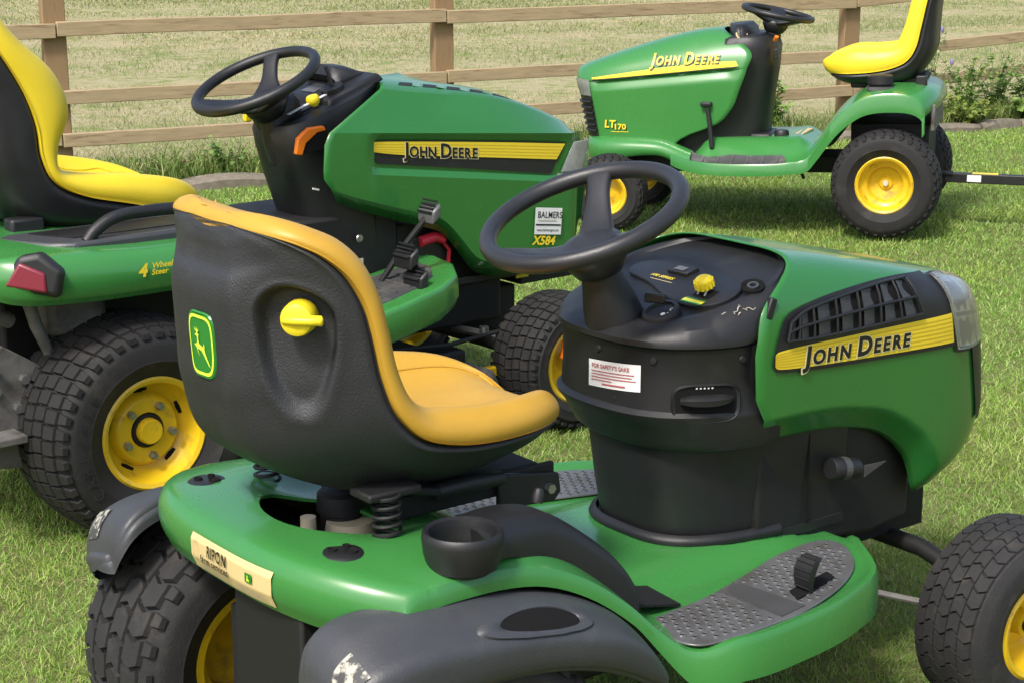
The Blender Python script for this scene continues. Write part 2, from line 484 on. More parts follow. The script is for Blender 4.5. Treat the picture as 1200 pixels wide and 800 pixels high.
# ------------------------------------------------------------------ wheels and steering wheels shared by the mowers
def tread(mb, Rr, W, style, n, depth, cy, cx, cz, gap=0.16):
    drop = 0.055 * Rr
    def crown(y): return Rr - drop * (abs(2 * y / W) ** 2.4)
    def lug(poly, d0, d1, shrink=0.0):
        ca = sum(p[0] for p in poly) / len(poly); cyy = sum(p[1] for p in poly) / len(poly)
        bot = []; top = []
        for a, y in poly:
            r = crown(y) - d0; bot.append((cx + r * math.sin(a), cy + y, cz + r * math.cos(a)))
            a2 = ca + (a - ca) * (1 - shrink); y2 = cyy + (y - cyy) * (1 - shrink)
            r = crown(y2) + d1; top.append((cx + r * math.sin(a2), cy + y2, cz + r * math.cos(a2)))
        k = len(poly)
        mb.add(bot + top, [tuple(range(k, 2 * k))] + [(i, (i + 1) % k, k + (i + 1) % k, k + i) for i in range(k)])
    st = 2 * math.pi / n
    if style == "chevron":
        cols = 4; cw = 0.86 * W / cols
        for i in range(n):
            for j in range(cols):
                y = -0.43 * W + (j + 0.5) * cw; a = i * st + (0.5 * st if j % 2 else 0)
                l = st * (0.5 - gap / 2); hh = cw * (0.5 - gap * 0.35); k = 0.20 * st * (1 if j % 2 else -1)
                lug([(a - l, y - hh), (a - l + k, y), (a - l, y + hh), (a + l, y + hh), (a + l + k, y), (a + l, y - hh)], depth + 0.004, 0, 0.12)
            for sg in (-1, 1):
                a = i * st + 0.2 * st
                lug([(a - 0.26 * st, sg * 0.425 * W), (a + 0.26 * st, sg * 0.425 * W), (a + 0.2 * st, sg * 0.515 * W), (a - 0.2 * st, sg * 0.515 * W)], depth + 0.004, -0.004, 0.1)
    elif style == "zigzag":
        cols = 5; cw = 0.88 * W / cols
        for i in range(n):
            for j in range(cols):
                y = -0.44 * W + (j + 0.5) * cw; a = i * st + (0.18 * st if j % 2 else 0)
                l = st * (0.5 - gap / 2); hh = cw * (0.5 - gap * 0.25); k = 0.22 * st * (1 if j % 2 else -1)
                lug([(a - l, y - hh), (a - l + k, y), (a - l, y + hh), (a + l, y + hh), (a + l + k, y), (a + l, y - hh)], depth + 0.003, 0, 0.08)
    else:                                                     # blocks
        cols = 5; cw = 0.86 * W / cols
        for i in range(n):
            for j in range(cols):
                y = -0.43 * W + (j + 0.5) * cw; a = i * st + 0.10 * st * (j % 2) + 0.12 * st * abs(j - 2)
                l = st * (0.5 - gap / 2); hh = cw * (0.5 - gap * 0.3); sk = 0.05 * st * (1 if j > 2 else -1)
                lug([(a - l - sk, y - hh), (a - l + sk, y + hh), (a + l + sk, y + hh), (a + l - sk, y - hh)], depth + 0.004, 0, 0.10)
            for sg in (-1, 1):
                a = i * st + 0.3 * st
                l = st * (0.5 - gap / 2) * 0.85
                lug([(a - l, sg * 0.43 * W), (a + l, sg * 0.43 * W), (a + l * 0.7, sg * 0.535 * W), (a - l * 0.7, sg * 0.535 * W)], depth + 0.006, -0.004, 0.08)

def wheel(parent, c, Rr, Ri, W, side, style="chevron", n=26, depth=0.010, rubber="rubber", rim="plain", gap=0.16, rot=None, label=None):
    """side = +1: outer face towards +y; -1: towards -y"""
    w = empty("wheel", c, rot or (0, 0, 0), parent)
    if label: w["label"] = label
    prof = []
    drop = 0.055 * Rr
    base = lambda y: Rr - depth - drop * (abs(2 * y / W) ** 2.4)
    for y in np.linspace(-0.46, 0.46, 13): prof.append((base(y * W), y * W))
    sw = [(Rr - depth - drop - 0.012, 0.515), (Ri + (Rr - Ri) * 0.62, 0.545), (Ri + (Rr - Ri) * 0.40, 0.53), (Ri + (Rr - Ri) * 0.36, 0.535), (Ri + (Rr - Ri) * 0.33, 0.52), (Ri + (Rr - Ri) * 0.12, 0.45), (Ri + 0.005, 0.42), (Ri + 0.002, 0.37)]
    prof = [(r, -y * W) for r, y in sw[::-1]] + prof + [(r, y * W) for r, y in sw]
    mb = MB().lathe(prof, (0, 0, 0), (0, 1, 0), 72, cap=False)
    tread(mb, Rr, W, style, n, depth, 0, 0, 0, gap)
    mb.obj("tyre", rubber, w, smooth=35)
    s = side
    y0 = 0.42 * W
    rp = [(Ri + 0.010, y0 - 0.004), (Ri + 0.012, y0 + 0.004), (Ri + 0.006, y0 + 0.008), (Ri - 0.004, y0 + 0.003), (Ri - 0.010, y0 - 0.018), (Ri - 0.016, y0 - 0.03)]
    if rim == "plain":
        rp += [(Ri * 0.80, y0 - 0.036), (Ri * 0.72, y0 - 0.04), (Ri * 0.66, y0 - 0.05), (Ri * 0.62, y0 - 0.075), (Ri * 0.30, y0 - 0.085), (0.030, y0 - 0.08), (0.026, y0 - 0.075), (0.0001, y0 - 0.075)]
    elif rim == "lug":
        rp += [(Ri * 0.86, y0 - 0.035), (Ri * 0.80, y0 - 0.05), (Ri * 0.72, y0 - 0.055), (Ri * 0.64, y0 - 0.038), (Ri * 0.60, y0 - 0.034), (Ri * 0.50, y0 - 0.036), (Ri * 0.34, y0 - 0.036), (Ri * 0.33, y0 - 0.05), (0.0001, y0 - 0.05)]
    else:
        rp += [(Ri * 0.72, y0 - 0.06), (Ri * 0.60, y0 - 0.07), (Ri * 0.30, y0 - 0.06), (0.026, y0 - 0.05), (0.024, y0 - 0.03), (0.0001, y0 - 0.03)]
    ro = MB().lathe([(r, s * y) for r, y in rp], (0, 0, 0), (0, 1, 0), 56, cap=False)
    inner = [(Ri + 0.010, -y0 + 0.004), (Ri + 0.012, -y0 - 0.004), (Ri - 0.004, -y0 - 0.003), (Ri - 0.012, -y0 + 0.025), (Ri * 0.78, -y0 + 0.032), (Ri * 0.74, -0.2 * W), (Ri * 0.70, 0.0), (Ri * 0.30, 0.01), (0.0001, 0.01)]
    ro.lathe([(r, s * y) for r, y in inner], (0, 0, 0), (0, 1, 0), 56, cap=False)
    ro.obj("rim", "rim_yellow", w, smooth=38)
    hub = MB()
    if rim == "lug":
        hub.lathe([(0.0001, s * (y0 - 0.012)), (Ri * 0.22, s * (y0 - 0.012)), (Ri * 0.245, s * (y0 - 0.018)), (Ri * 0.25, s * (y0 - 0.05))], (0, 0, 0), (0, 1, 0), 28)
        hub.obj("hub_cap", "rim_yellow", w)
        MB().lathe([(Ri * 0.255, s * (y0 - 0.047)), (Ri * 0.255, s * (y0 - 0.032)), (Ri * 0.315, s * (y0 - 0.032)), (Ri * 0.325, s * (y0 - 0.047))], (0, 0, 0), (0, 1, 0), 28).obj("hub_ring", "black_dull", w)
        for k in range(5):
            a = 2 * math.pi * k / 5 + 0.5; r = Ri * 0.50
            MB().lathe([(0.0001, s * (y0 - 0.016)), (0.009, s * (y0 - 0.016)), (0.0105, s * (y0 - 0.022)), (0.0105, s * (y0 - 0.040))], (r * math.sin(a), 0, r * math.cos(a)), (0, 1, 0), 6).obj("wheel_bolt", "steel", w, smooth=20)
        for k in range(5):
            a = 2 * math.pi * (k + 0.5) / 5 + 0.55
            m2 = MB(); P = []
            for q in np.linspace(-0.17, 0.17, 7): P.append((Ri * 0.825 * math.sin(a + q), Ri * 0.825 * math.cos(a + q)))
            for q in np.linspace(0.17, -0.17, 7): P.append((Ri * (0.735 + 0.02 * abs(q) / 0.17) * math.sin(a + q), Ri * (0.735 + 0.02 * abs(q) / 0.17) * math.cos(a + q)))
            m2.prism(P, lambda x, z: (x, s * (y0 - 0.047), z), lambda x, z: (x, s * (y0 - 0.06), z)).obj("rim_slot", "black_deep", w, smooth=0)
    else:
        yh = y0 - (0.076 if rim == "plain" else 0.032)
        hub.lathe([(0.0001, s * (yh + 0.016)), (0.012, s * (yh + 0.015)), (0.0145, s * (yh + 0.010)), (0.0145, s * (yh - 0.01))], (0, 0, 0), (0, 1, 0), 16)
        hub.obj("hub_cap", "cream_plastic" if rim == "plain" else "black_dull", w)
        if rim == "plain":
            for a in (0.6, 2.2, 3.9):
                r = Ri * 0.90
                MB().box((r * math.sin(a), s * (y0 - 0.031), r * math.cos(a)), (0.026, 0.006, 0.010), Matrix.Rotation(a, 3, 'Y')).obj("rim_slot", "black_deep", w)
    return w

def steering_wheel(parent, c, rad, tilt, spoke_deg, thick, mt="wheel_plastic", hub_drop=0.045, knurl=False, col_len=0.16, wide=1.0):
    """rim ring, three spokes, boss and the cone below it; built about the column axis"""
    sw = empty("steering_wheel", c, (0, -tilt, 0), parent)
    path = [(rad * math.cos(a), rad * math.sin(a), 0) for a in np.linspace(0, 2 * math.pi, 64, endpoint=False)]
    rr = [thick * (1 + (0.05 * math.sin(i * 2 * math.pi / 2) if knurl else 0)) for i in range(64)]
    MB().tube(path, rr, 14, closed=True).obj("rim", mt, sw, smooth=60)
    for d in spoke_deg:
        a = R(d); ca, sa = math.cos(a), math.sin(a)
        first = (d == spoke_deg[0])
        rings = []
        st = [(0.0, 0.052 * wide, 0.016, -hub_drop), (0.25, 0.040 * wide if first else 0.055 * wide, 0.014, -hub_drop * 0.92), (0.5, 0.026 if first else 0.047 * wide, 0.012, -hub_drop * 0.62), (0.75, 0.022 if first else 0.040 * wide, 0.011, -hub_drop * 0.25), (0.93, 0.026 if first else 0.046 * wide, 0.011, -0.002), (1.0, 0.036 if first else 0.060 * wide, 0.010, 0.0)]
        for f, w, h, z in st:
            r = f * rad
            ring = []
            for q in np.linspace(0, 2 * math.pi, 14, endpoint=False):
                l = w * (abs(math.cos(q)) ** 0.6) * (1 if math.cos(q) > 0 else -1); zz = z + h * (abs(math.sin(q)) ** 0.7) * (1 if math.sin(q) > 0 else -1)
                ring.append((r * ca - l * sa, r * sa + l * ca, zz))
            rings.append(ring)
        R3 = np.array(rings)
        R3 = cr(R3, 16)
        MB().loft([list(map(tuple, r)) for r in R3]).obj("spoke", mt, sw, smooth=55)
    MB().lathe([(0.0001, -hub_drop + 0.019), (0.035, -hub_drop + 0.018), (0.055, -hub_drop + 0.012), (0.064, -hub_drop), (0.060, -hub_drop - 0.02), (0.045, -hub_drop - 0.045), (0.036, -hub_drop - 0.05)], (0, 0, 0), (0, 0, 1), 32).obj("boss", mt, sw, smooth=50)
    MB().lathe([(0.036, -hub_drop - 0.045), (0.040, -hub_drop - 0.07), (0.050, -hub_drop - 0.11), (0.056, -hub_drop - col_len)], (0, 0, 0), (0, 0, 1), 28).obj("column", "black_plastic", sw, smooth=50)
    return sw

def patch(surf, B, T, nu, nv, off):
    """sheet on a side surface between a lower and an upper line of (x, z) points"""
    Bp = cr(B, nu + 1); Tp = cr(T, nu + 1)
    def fn(u, v):
        i = int(round(u * nu)); p = Bp[i] * (1 - v) + Tp[i] * v
        return surf(p[0], p[1], off)
    return MB().grid(fn, nu, nv)

def rect_on(surf, x0, z0, ux, uz, vx, vz):
    """maps (a, b) in text units onto the side surface: origin, and the two directions in (x, z)"""
    return lambda off: (lambda a, b: surf(x0 + ux * a + vx * b, z0 + uz * a + vz * b, off))

# ================================================================== the near mower (front of the picture)
#SURF_A_BEGIN
class HoodA:
    z0 = 0.70; m = 4.6
    zt = staticmethod(smooth_fn([0.70, 0.80, 1.05, 1.30, 1.42, 1.52], [0.944, 0.935, 0.908, 0.864, 0.834, 0.80]))
    xf = staticmethod(smooth_fn([0.36, 0.42, 0.47, 0.53, 0.62, 0.72, 0.80, 0.86, 0.98], [1.37, 1.435, 1.485, 1.520, 1.518, 1.500, 1.465, 1.42, 1.38]))
    xr = staticmethod(smooth_fn([0.38, 0.62, 0.73, 0.80, 0.875, 0.905, 0.932, 0.97], [0.79, 0.775, 0.727, 0.735, 0.768, 0.82, 0.88, 0.93]))
    zb = staticmethod(smooth_fn([0.74, 0.98, 1.09, 1.17, 1.235, 1.285, 1.345, 1.41, 1.48], [0.604, 0.584, 0.552, 0.498, 0.440, 0.405, 0.408, 0.440, 0.49]))
    @classmethod
    def s_of(c, x, z):
        return (x - c.xr(z)) / (c.xf(z) - c.xr(z))
    @classmethod
    def Y(c, x, z):
        s = min(max(c.s_of(x, z), 0), 1); x0 = 0.76 + 0.71 * s
        w = 0.234 - 0.016 * sstep(0.75, 1.2, x)
        x1 = 1.12; f = c.xf(z)
        if x > x1: w *= max(0.0, 1 - min(1, (x - x1) / (f - x1)) ** 3.0) ** (1 / 3.0)
        if z > c.z0:
            q = min(1.0, (z - c.z0) / (c.zt(x0) - c.z0)); w *= max(0.0, 1 - q ** c.m) ** (1 / c.m)
        return w
    @classmethod
    def surf(c, x, z, off=0.0):
        e = 0.004
        y = c.Y(x, z); yx = (c.Y(x + e, z) - c.Y(x - e, z)) / (2 * e); yz = (c.Y(x, z + e) - c.Y(x, z - e)) / (2 * e)
        n = unit((-yx, -1, -yz))
        return (x + off * n[0], -y + off * n[1], z + off * n[2])
#SURF_A_END

A = empty("ride_on_mower", (-0.287, 2.873, 0), (0, 0, R(37.5)))
tag(A, "green ride-on mower with amber seat and black shell nearest the camera", "mower", "ride-on mowers parked on the lawn")

# --- wheels
wheel(A, (-0.02, 0.345, 0.245), 0.262, 0.125, 0.24, 1, "chevron", 29, 0.011, "rubber_worn", "plain", 0.09)
wheel(A, (-0.02, -0.325, 0.240), 0.256, 0.125, 0.23, -1, "chevron", 29, 0.011, "rubber_worn", "plain", 0.09)
wheel(A, (1.305, 0.395, 0.192), 0.202, 0.092, 0.165, 1, "zigzag", 36, 0.006, "rubber_worn", "dish", 0.07)
wheel(A, (1.305, -0.395, 0.192), 0.202, 0.092, 0.165, -1, "zigzag", 36, 0.006, "rubber_worn", "dish", 0.07, rot=(0, 0, R(-5)))

# --- green fender deck and footrests in one pressing
def with_under(rows, t):
    """closed ring per station: the sheet and its underside"""
    G = np.array(rows); nu, nv = G.shape[:2]
    du = np.gradient(G, axis=0); dv = np.gradient(G, axis=1)
    n = np.cross(du, dv); n /= np.maximum(np.linalg.norm(n, axis=2, keepdims=True), 1e-9)
    if n[nu // 2, nv // 2, 2] < 0: n = -n
    U = G - n * t
    return [list(map(tuple, G[i])) + list(map(tuple, U[i][::-1])) for i in range(nu)]
def pressing(name, prof, wd, parent, mt, tun=(0.17, 0.23), rear=(0.135, -0.285, -0.02), foot=(0.38, 0.48), well=0.026, tunnel=0.026, lip=0.012, crown=0.030, skirt=(0.03, 0.045), NP=84):
    pp = cr(np.array(prof), NP)
    cols = [-1, -0.985, -0.96, -0.93, -0.9, -0.84] + list(np.linspace(-0.76, 0.76, 27)) + [0.84, 0.9, 0.93, 0.96, 0.985, 1]
    rows = []
    for i in range(NP):
        x, z = pp[i]; w = wd(x); row = []
        rr = 1 - sstep(rear[1], rear[2], x); ft = sstep(foot[0], foot[1], x)
        for c in cols:
            q = abs(c); y = c * w
            xx = x + rr * rear[0] * q ** 3.2
            zz = z - well * (1 - sstep(0.10, 0.24, abs(y))) * sstep(-0.12, 0.0, x) * (1 - sstep(0.25, 0.36, x))
            zz += ft * tunnel * (1 - sstep(tun[0], tun[1], abs(y))) * (1 - sstep(0.84, 0.965, x)) + ft * lip * sstep(w - 0.030, w - 0.010, abs(y)) - (1 - ft) * crown * q ** 4
            row.append([xx, y, zz])
        sk = skirt[0] + skirt[1] * sstep(foot[0] - 0.08, foot[1] - 0.02, x)
        for end, sg in ((0, -1), (-1, 1)):
            p = row[end]
            a = [p[0], p[1] + sg * 0.007, p[2] - 0.012]; b = [p[0], p[1] + sg * 0.008, p[2] - sk]
            row = [b, a] + row if end == 0 else row + [a, b]
        rows.append(row)
    return MB().loft(with_under(rows, 0.006)).obj(name, mt, parent, smooth=42)
prof = [(-0.226, 0.515), (-0.240, 0.545), (-0.242, 0.575), (-0.232, 0.598), (-0.208, 0.609), (-0.15, 0.611), (-0.05, 0.612), (0.06, 0.607), (0.15, 0.590), (0.23, 0.553), (0.30, 0.500), (0.35, 0.448), (0.395, 0.408), (0.45, 0.388), (0.55, 0.384), (0.70, 0.384), (0.85, 0.384), (0.955, 0.384), (0.992, 0.380), (1.006, 0.362), (1.006, 0.315)]
wd = smooth_fn([-0.30, -0.22, -0.10, 0.20, 0.34, 0.44, 0.62, 0.78, 0.90, 0.97, 1.01], [0.365, 0.367, 0.368, 0.368, 0.405, 0.468, 0.478, 0.448, 0.388, 0.290, 0.235])
deck = pressing("fender_deck", prof, wd, A, "green_paint", rear=(0.115, -0.245, 0.0))
c1 = MB().lathe([(1, -0.1), (1, 0.1)], (0, 0, 0), (0, 0, 1), 40)
c1.V = [(-0.055 + 0.088 * x, -0.028 + 0.128 * y, 0.6 + z) for x, y, z in c1.V]
cutter = c1.obj("cutter", "green_paint")
cutter.matrix_world = A.matrix_basis
cut(deck, cutter)

# fuel filler under the opening
MB().box((-0.03, -0.01, 0.505), (0.24, 0.30, 0.06)).obj("fuel_tank", "black_deep", A, bevel=0.02)
MB().lathe([(0.0001, 0.612), (0.034, 0.612), (0.041, 0.606), (0.042, 0.575), (0.036, 0.572), (0.034, 0.53)], (0.02, 0.028, 0), (0, 0, 1), 24).obj("fuel_cap", "black_plastic", A, smooth=30)
MB().lathe([(0.0001, 0.566), (0.040, 0.566), (0.046, 0.535)], (0.02, 0.0, 0), (0, 0, 1), 24).obj("filler_neck", "cream_plastic", A)
MB().lathe([(0.0001, 0.588), (0.013, 0.588), (0.014, 0.54)], (-0.062, 0.0, 0), (0, 0, 1), 16).obj("tank_vent", "cream_plastic", A)

# round black plugs at the rear of the deck
for sg in (1, -1):
    c = (-0.131, sg * 0.216, 0.599)
    v = MB().lathe([(0.0001, 0.010), (0.030, 0.010), (0.035, 0.006), (0.036, -0.004)], c, (0, 0, 1), 30).obj("deck_plug", "black_plastic", A)
    for dx, dy, r in ((0.008, -0.012, 0.010), (-0.012, 0.010, 0.007), (0.014, 0.012, 0.006)):
        MB().lathe([(0.0001, 0.0112), (r * 0.8, 0.0112), (r, 0.0135), (r * 1.1, 0.010)], (c[0] + dx, c[1] + dy, c[2]), (0, 0, 1), 14).obj("plug_hole", "black_deep", v)

# springs under the seat
for sg in (1, -1):
    P = [(-0.03 + 0.0215 * math.cos(a), sg * 0.187 + 0.0215 * math.sin(a), 0.585 + 0.088 * a / (2 * math.pi * 6)) for a in np.linspace(0, 2 * math.pi * 6, 110)]
    MB().tube(P, 0.0034, 6).obj("seat_spring", "black_dull", A)

# black frame, rear plate and dark works below the deck
rf = MB(); rf.box((-0.180, -0.105, 0.36), (0.05, 0.21, 0.34)); rf.box((-0.08, -0.04, 0.30), (0.16, 0.28, 0.26)); rf.box((0.35, 0, 0.26), (0.9, 0.24, 0.12))
rf.obj("chassis", "black_dull", A, bevel=0.006)
for yy in (-0.1, -0.04):
    MB().box((-0.2065, yy, 0.32), (0.006, 0.03, 0.012), (R(20), 'X')).obj("frame_slot", "black_deep", A)
MB().tube([(0, -0.33, 0.235), (0, 0.33, 0.235)], 0.025, 12).obj("rear_axle", "black_dull", A)

# --- grey fender flares
def flare(sg, with_handle):
    X = np.array([-0.268, -0.261, -0.242, -0.205, -0.14, -0.04, 0.08, 0.18, 0.25, 0.30, 0.335])
    zin = np.array([0.470, 0.500, 0.530, 0.550, 0.558, 0.552, 0.536, 0.510, 0.478, 0.438, 0.390])
    yin = np.array([0.330, 0.315, 0.308, 0.312, 0.328, 0.342, 0.348, 0.350, 0.355, 0.362, 0.372])
    yo = np.array([0.415, 0.432, 0.446, 0.455, 0.460, 0.462, 0.463, 0.463, 0.460, 0.455, 0.448])
    zo = np.array([0.445, 0.466, 0.488, 0.506, 0.516, 0.510, 0.496, 0.470, 0.440, 0.403, 0.362])
    zl = np.array([0.425, 0.412, 0.398, 0.402, 0.430, 0.448, 0.440, 0.416, 0.386, 0.356, 0.332])
    rings = []
    for k in range(len(X)):
        x = X[k]; ri = 0.55 * (zin[k] - zo[k])
        xr = 0.0
        rings.append([(x + xr, sg * (yin[k] - 0.01), zin[k] - 0.02), (x + xr * 0.6, sg * yin[k], zin[k]), (x + xr * .3, sg * (yin[k] + 0.35 * (yo[k] - yin[k])), zin[k] - 0.004),
                      (x, sg * (yin[k] + 0.75 * (yo[k] - yin[k])), zo[k] + ri * 0.85), (x, sg * yo[k], zo[k]), (x, sg * (yo[k] + 0.004), 0.5 * (zo[k] + zl[k])), (x, sg * (yo[k] - 0.002), zl[k] + 0.004), (x, sg * (yo[k] - 0.012), zl[k])])
    G = cr(np.array(rings), 46)
    G = np.stack([cr(g, 30) for g in G])
    # underside
    c0 = np.array([X[0], sg * (yin[0] + 0.035), zl[0] + 0.022]); nG = len(G) + 4
    G = np.concatenate([[c0 + (G[0] - c0) * f_ + (dx_, 0, 0) for f_, dx_ in ((0.05, -0.012), (0.45, -0.0115), (0.78, -0.009), (0.94, -0.004))], G])
    U = G.copy(); U[:, :, 1] -= sg * 0.010; U[:, :, 2] -= 0.010
    fl = MB().loft([list(map(tuple, g)) + list(map(tuple, u[::-1])) for g, u in zip(G, U)]).obj("fender_flare", "grey_plastic", A, smooth=45)
    def on(i, j, off):
        i = min(max(i + 4, 0), nG - 1.0); j = min(max(j, 0), 29.0)
        i0, j0 = min(int(i), nG - 2), min(int(j), 28); a, b = i - i0, j - j0
        p = G[i0, j0] * (1 - a) * (1 - b) + G[i0 + 1, j0] * a * (1 - b) + G[i0, j0 + 1] * (1 - a) * b + G[i0 + 1, j0 + 1] * a * b
        n = unit(np.cross(G[i0 + 1, j0] - G[i0, j0], G[i0, j0 + 1] - G[i0, j0])); n = n * (1 if n[1] * sg > 0 else -1)
        return tuple(p + n * off)
    # worn label patch at the rear corner
    MB().grid(lambda u, v: on(3.5 + 7.5 * u, 10.5 + 4.5 * v, 0.0022), 10, 8).obj("worn_label", "worn_label", fl, smooth=60)
    # moulded ring and hand hole
    def oval(ri, ro, h0, h1, name, m):
        mb = MB(); rings = []
        for a in np.linspace(0, 2 * math.pi, 40, endpoint=False):
            ca, sa = math.cos(a), math.sin(a)
            ex = 4.1 * ca - 0.8 * sa; ey = 3.6 * sa
            ring = []
            for rr, hh in ((ro, -0.002), (ro * 0.97, h1), (0.5 * (ri + ro), h1 * 1.25), (ri * 1.03, h1), (ri, h0)):
                ring.append(on(27.6 + rr * ex * (1.0 if ca > 0 else 1.25), 12.8 + rr * ey, hh))
            rings.append(ring)
        rings.append(rings[0])
        mb.loft(rings, False, False, False); return mb.obj(name, m, fl, smooth=60)
    oval(0.66, 1.0, 0.001, 0.0045, "handle_ring", "grey_plastic")
    MB().grid(lambda u, v: on(27.6 + 0.66 * ((4.1 * math.cos(2 * math.pi * u) - 0.8 * math.sin(2 * math.pi * u)) * (1.0 if math.cos(2 * math.pi * u) > 0 else 1.25)) * v, 12.8 + 0.66 * 3.6 * math.sin(2 * math.pi * u) * v, 0.0025), 36, 4).obj("hand_hole", "black_deep", fl, smooth=60)
    return fl
flare(1, True); flare(-1, True)

# --- dealer plate on the rear apron
def rear_fn(y, z, off):
    q = abs(y) / 0.366; x = np.interp(z, [0.515, 0.545, 0.575, 0.598], [-0.226, -0.240, -0.242, -0.232]) + 0.115 * q ** 3.2
    return (x - off, y, z)
def plate_pt(a, b, off): return rear_fn(0.068 - 0.238 * a - 0.006 * b, 0.523 + 0.062 * b, off)
pl = MB().grid(lambda u, v: plate_pt(u, v, 0.0035), 40, 24).obj("dealer_plate", "decal_cream", A, smooth=60)
bd = MB()
for (a0, a1, b0, b1) in ((0.03, 0.97, 0.055, 0.075), (0.03, 0.97, 0.925, 0.945), (0.03, 0.036, 0.06, 0.94), (0.964, 0.97, 0.06, 0.94)):
    bd.grid(lambda u, v: plate_pt(a0 + (a1 - a0) * u, b0 + (b1 - b0) * v, 0.0045), 10, 1)
bd.obj("plate_border", "decal_tan", pl, smooth=0)
def word(txt, a, b, h, name, m, parent, fn, aspect, off, bold=0.02, shear=0.0, sp=1.0):
    """a word on a sheet fn(a, b, off); h = letter height in b units; aspect = b units per a unit"""
    V, F = text_geo(txt, bold, shear, sp)
    return lettering(name, (V, F), lambda x, y: fn(a + x * h * aspect, b + y * h, off), m, parent)
word("RIPON", 0.24, 0.57, 0.32, "lettering", "decal_black", pl, plate_pt, 0.185, 0.0066, 0.02, 0.0, 1.1)
word("farm services", 0.15, 0.33, 0.22, "lettering", "decal_black", pl, plate_pt, 0.205, 0.0066, 0.02, 0.0, 1.08)
for aa, bb, ln in ((0.16, 0.25, 0.34), (0.10, 0.15, 0.40), (0.62, 0.25, 0.30), (0.58, 0.15, 0.36)):
    MB().grid(lambda u, v: plate_pt(aa + ln * u, bb + 0.035 * v, 0.0062), 16, 1).obj("small_print", "decal_grey", pl, smooth=0)
MB().grid(lambda u, v: plate_pt(0.735 + 0.075 * u, 0.48 + 0.26 * v, 0.0060), 4, 4).obj("plate_mark", "emblem_green", pl, smooth=0)
MB().add([plate_pt(0.755 + 0.035 * a, 0.52 + 0.18 * b, 0.0068) for a, b in ((0, 0), (0.4, 0.1), (1, 0), (0.9, 0.35), (0.6, 0.5), (0.6, 0.95), (0.3, 0.95), (0.3, 0.5))], [tuple(range(8))]).obj("plate_mark", "emblem_lime", pl, smooth=0)
ov = MB(); ov.add([plate_pt(0.075 + r * 0.035 * math.cos(t), 0.62 + r * 0.26 * math.sin(t), 0.0060) for t in np.linspace(0, 2 * math.pi, 24, endpoint=False) for r in (0.9, 1.0)], [(2 * i, 2 * i + 1, (2 * i + 3) % 48, (2 * i + 2) % 48) for i in range(24)])
ov.obj("plate_mark", "decal_tan", pl, smooth=0)

# --- seat: moulded shell, cushion, knob, emblem
#      seam point (x, z), direction towards the sitter, half width, shell depth, cushion rise, hollow
ST = [
    (0.366, 0.702, 0.72, 0.69, 0.075, 0.024, 0.016, 0.000),
    (0.348, 0.718, 0.40, 0.92, 0.135, 0.050, 0.030, 0.000),
    (0.308, 0.730, 0.12, 0.99, 0.184, 0.074, 0.040, 0.004),
    (0.242, 0.735, 0.02, 1.00, 0.220, 0.092, 0.045, 0.014),
    (0.155, 0.738, 0.00, 1.00, 0.238, 0.106, 0.047, 0.028),
    (0.075, 0.746, 0.10, 0.99, 0.243, 0.108, 0.048, 0.046),
    (0.005, 0.768, 0.52, 0.85, 0.243, 0.130, 0.042, 0.050),
    (-0.040, 0.815, 0.88, 0.46, 0.238, 0.182, 0.039, 0.052),
    (-0.062, 0.875, 0.97, 0.24, 0.232, 0.184, 0.038, 0.050),
    (-0.074, 0.935, 0.98, 0.20, 0.229, 0.176, 0.038, 0.046),
    (-0.088, 0.990, 0.97, 0.24, 0.225, 0.166, 0.038, 0.036),
    (-0.112, 1.036, 0.95, 0.30, 0.216, 0.146, 0.040, 0.014),
    (-0.142, 1.066, 0.91, 0.41, 0.204, 0.114, 0.040, -0.004),
    (-0.170, 1.083, 0.82, 0.57, 0.188, 0.080, 0.034, -0.014),
    (-0.194, 1.094, 0.72, 0.69, 0.166, 0.052, 0.030, -0.014),
    (-0.210, 1.100, 0.62, 0.78, 0.130, 0.034, 0.026, -0.010),
    (-0.219, 1.103, 0.55, 0.83, 0.075, 0.018, 0.018, -0.006),
]
seat = empty("seat", (0, 0, 0), (0, 0, 0), A)
def seat_rings(shell):
    out = []
    for (x, z, nx, nz, w, d, rise_, hol) in ST:
        n = unit((nx, nz)); ring = []
        if shell:
            half = [(w - 0.024, -min(0.006, 0.05 * d)), (w - 0.006, -min(0.005, 0.04 * d)), (w - 0.001, -min(0.016, 0.11 * d)), (w - 0.010, -0.18 * d), (w * 0.84, -0.42 * d), (w * 0.67, -0.66 * d), (w * 0.49, -0.88 * d), (w * 0.38, -0.965 * d), (w * 0.18, -0.995 * d)]
            
            pts = [(0, -max(hol, 0) * 0.5 - min(0.012, 0.12 * d))] + half + [(0, -d)]
        else:
            w += 0.004 * sstep(0.97, 1.05, z)
            pts = [(0, rise_ * 0.45 - hol), (w * 0.35, rise_ * 0.5 - hol), (w * 0.62, rise_ * 0.75 - hol * 0.5), (w - 0.050, rise_ * 1.02), (w - 0.026, rise_ * 1.05), (w - 0.004, rise_ * 0.78), (w + 0.006, rise_ * 0.40), (w + 0.002, 0.001), (w - 0.02, -0.004), (0, -0.012 - max(hol, 0))]
        right = [(x + n[0] * h, -l, z + n[1] * h) for l, h in pts]
        left = [(x + n[0] * h, l, z + n[1] * h) for l, h in pts[1:-1]]
        out.append(right + left[::-1])
    G = cr(np.array(out), 70)
    G = np.stack([cr(g, 88, closed=True) for g in G])
    return G
G = seat_rings(True)
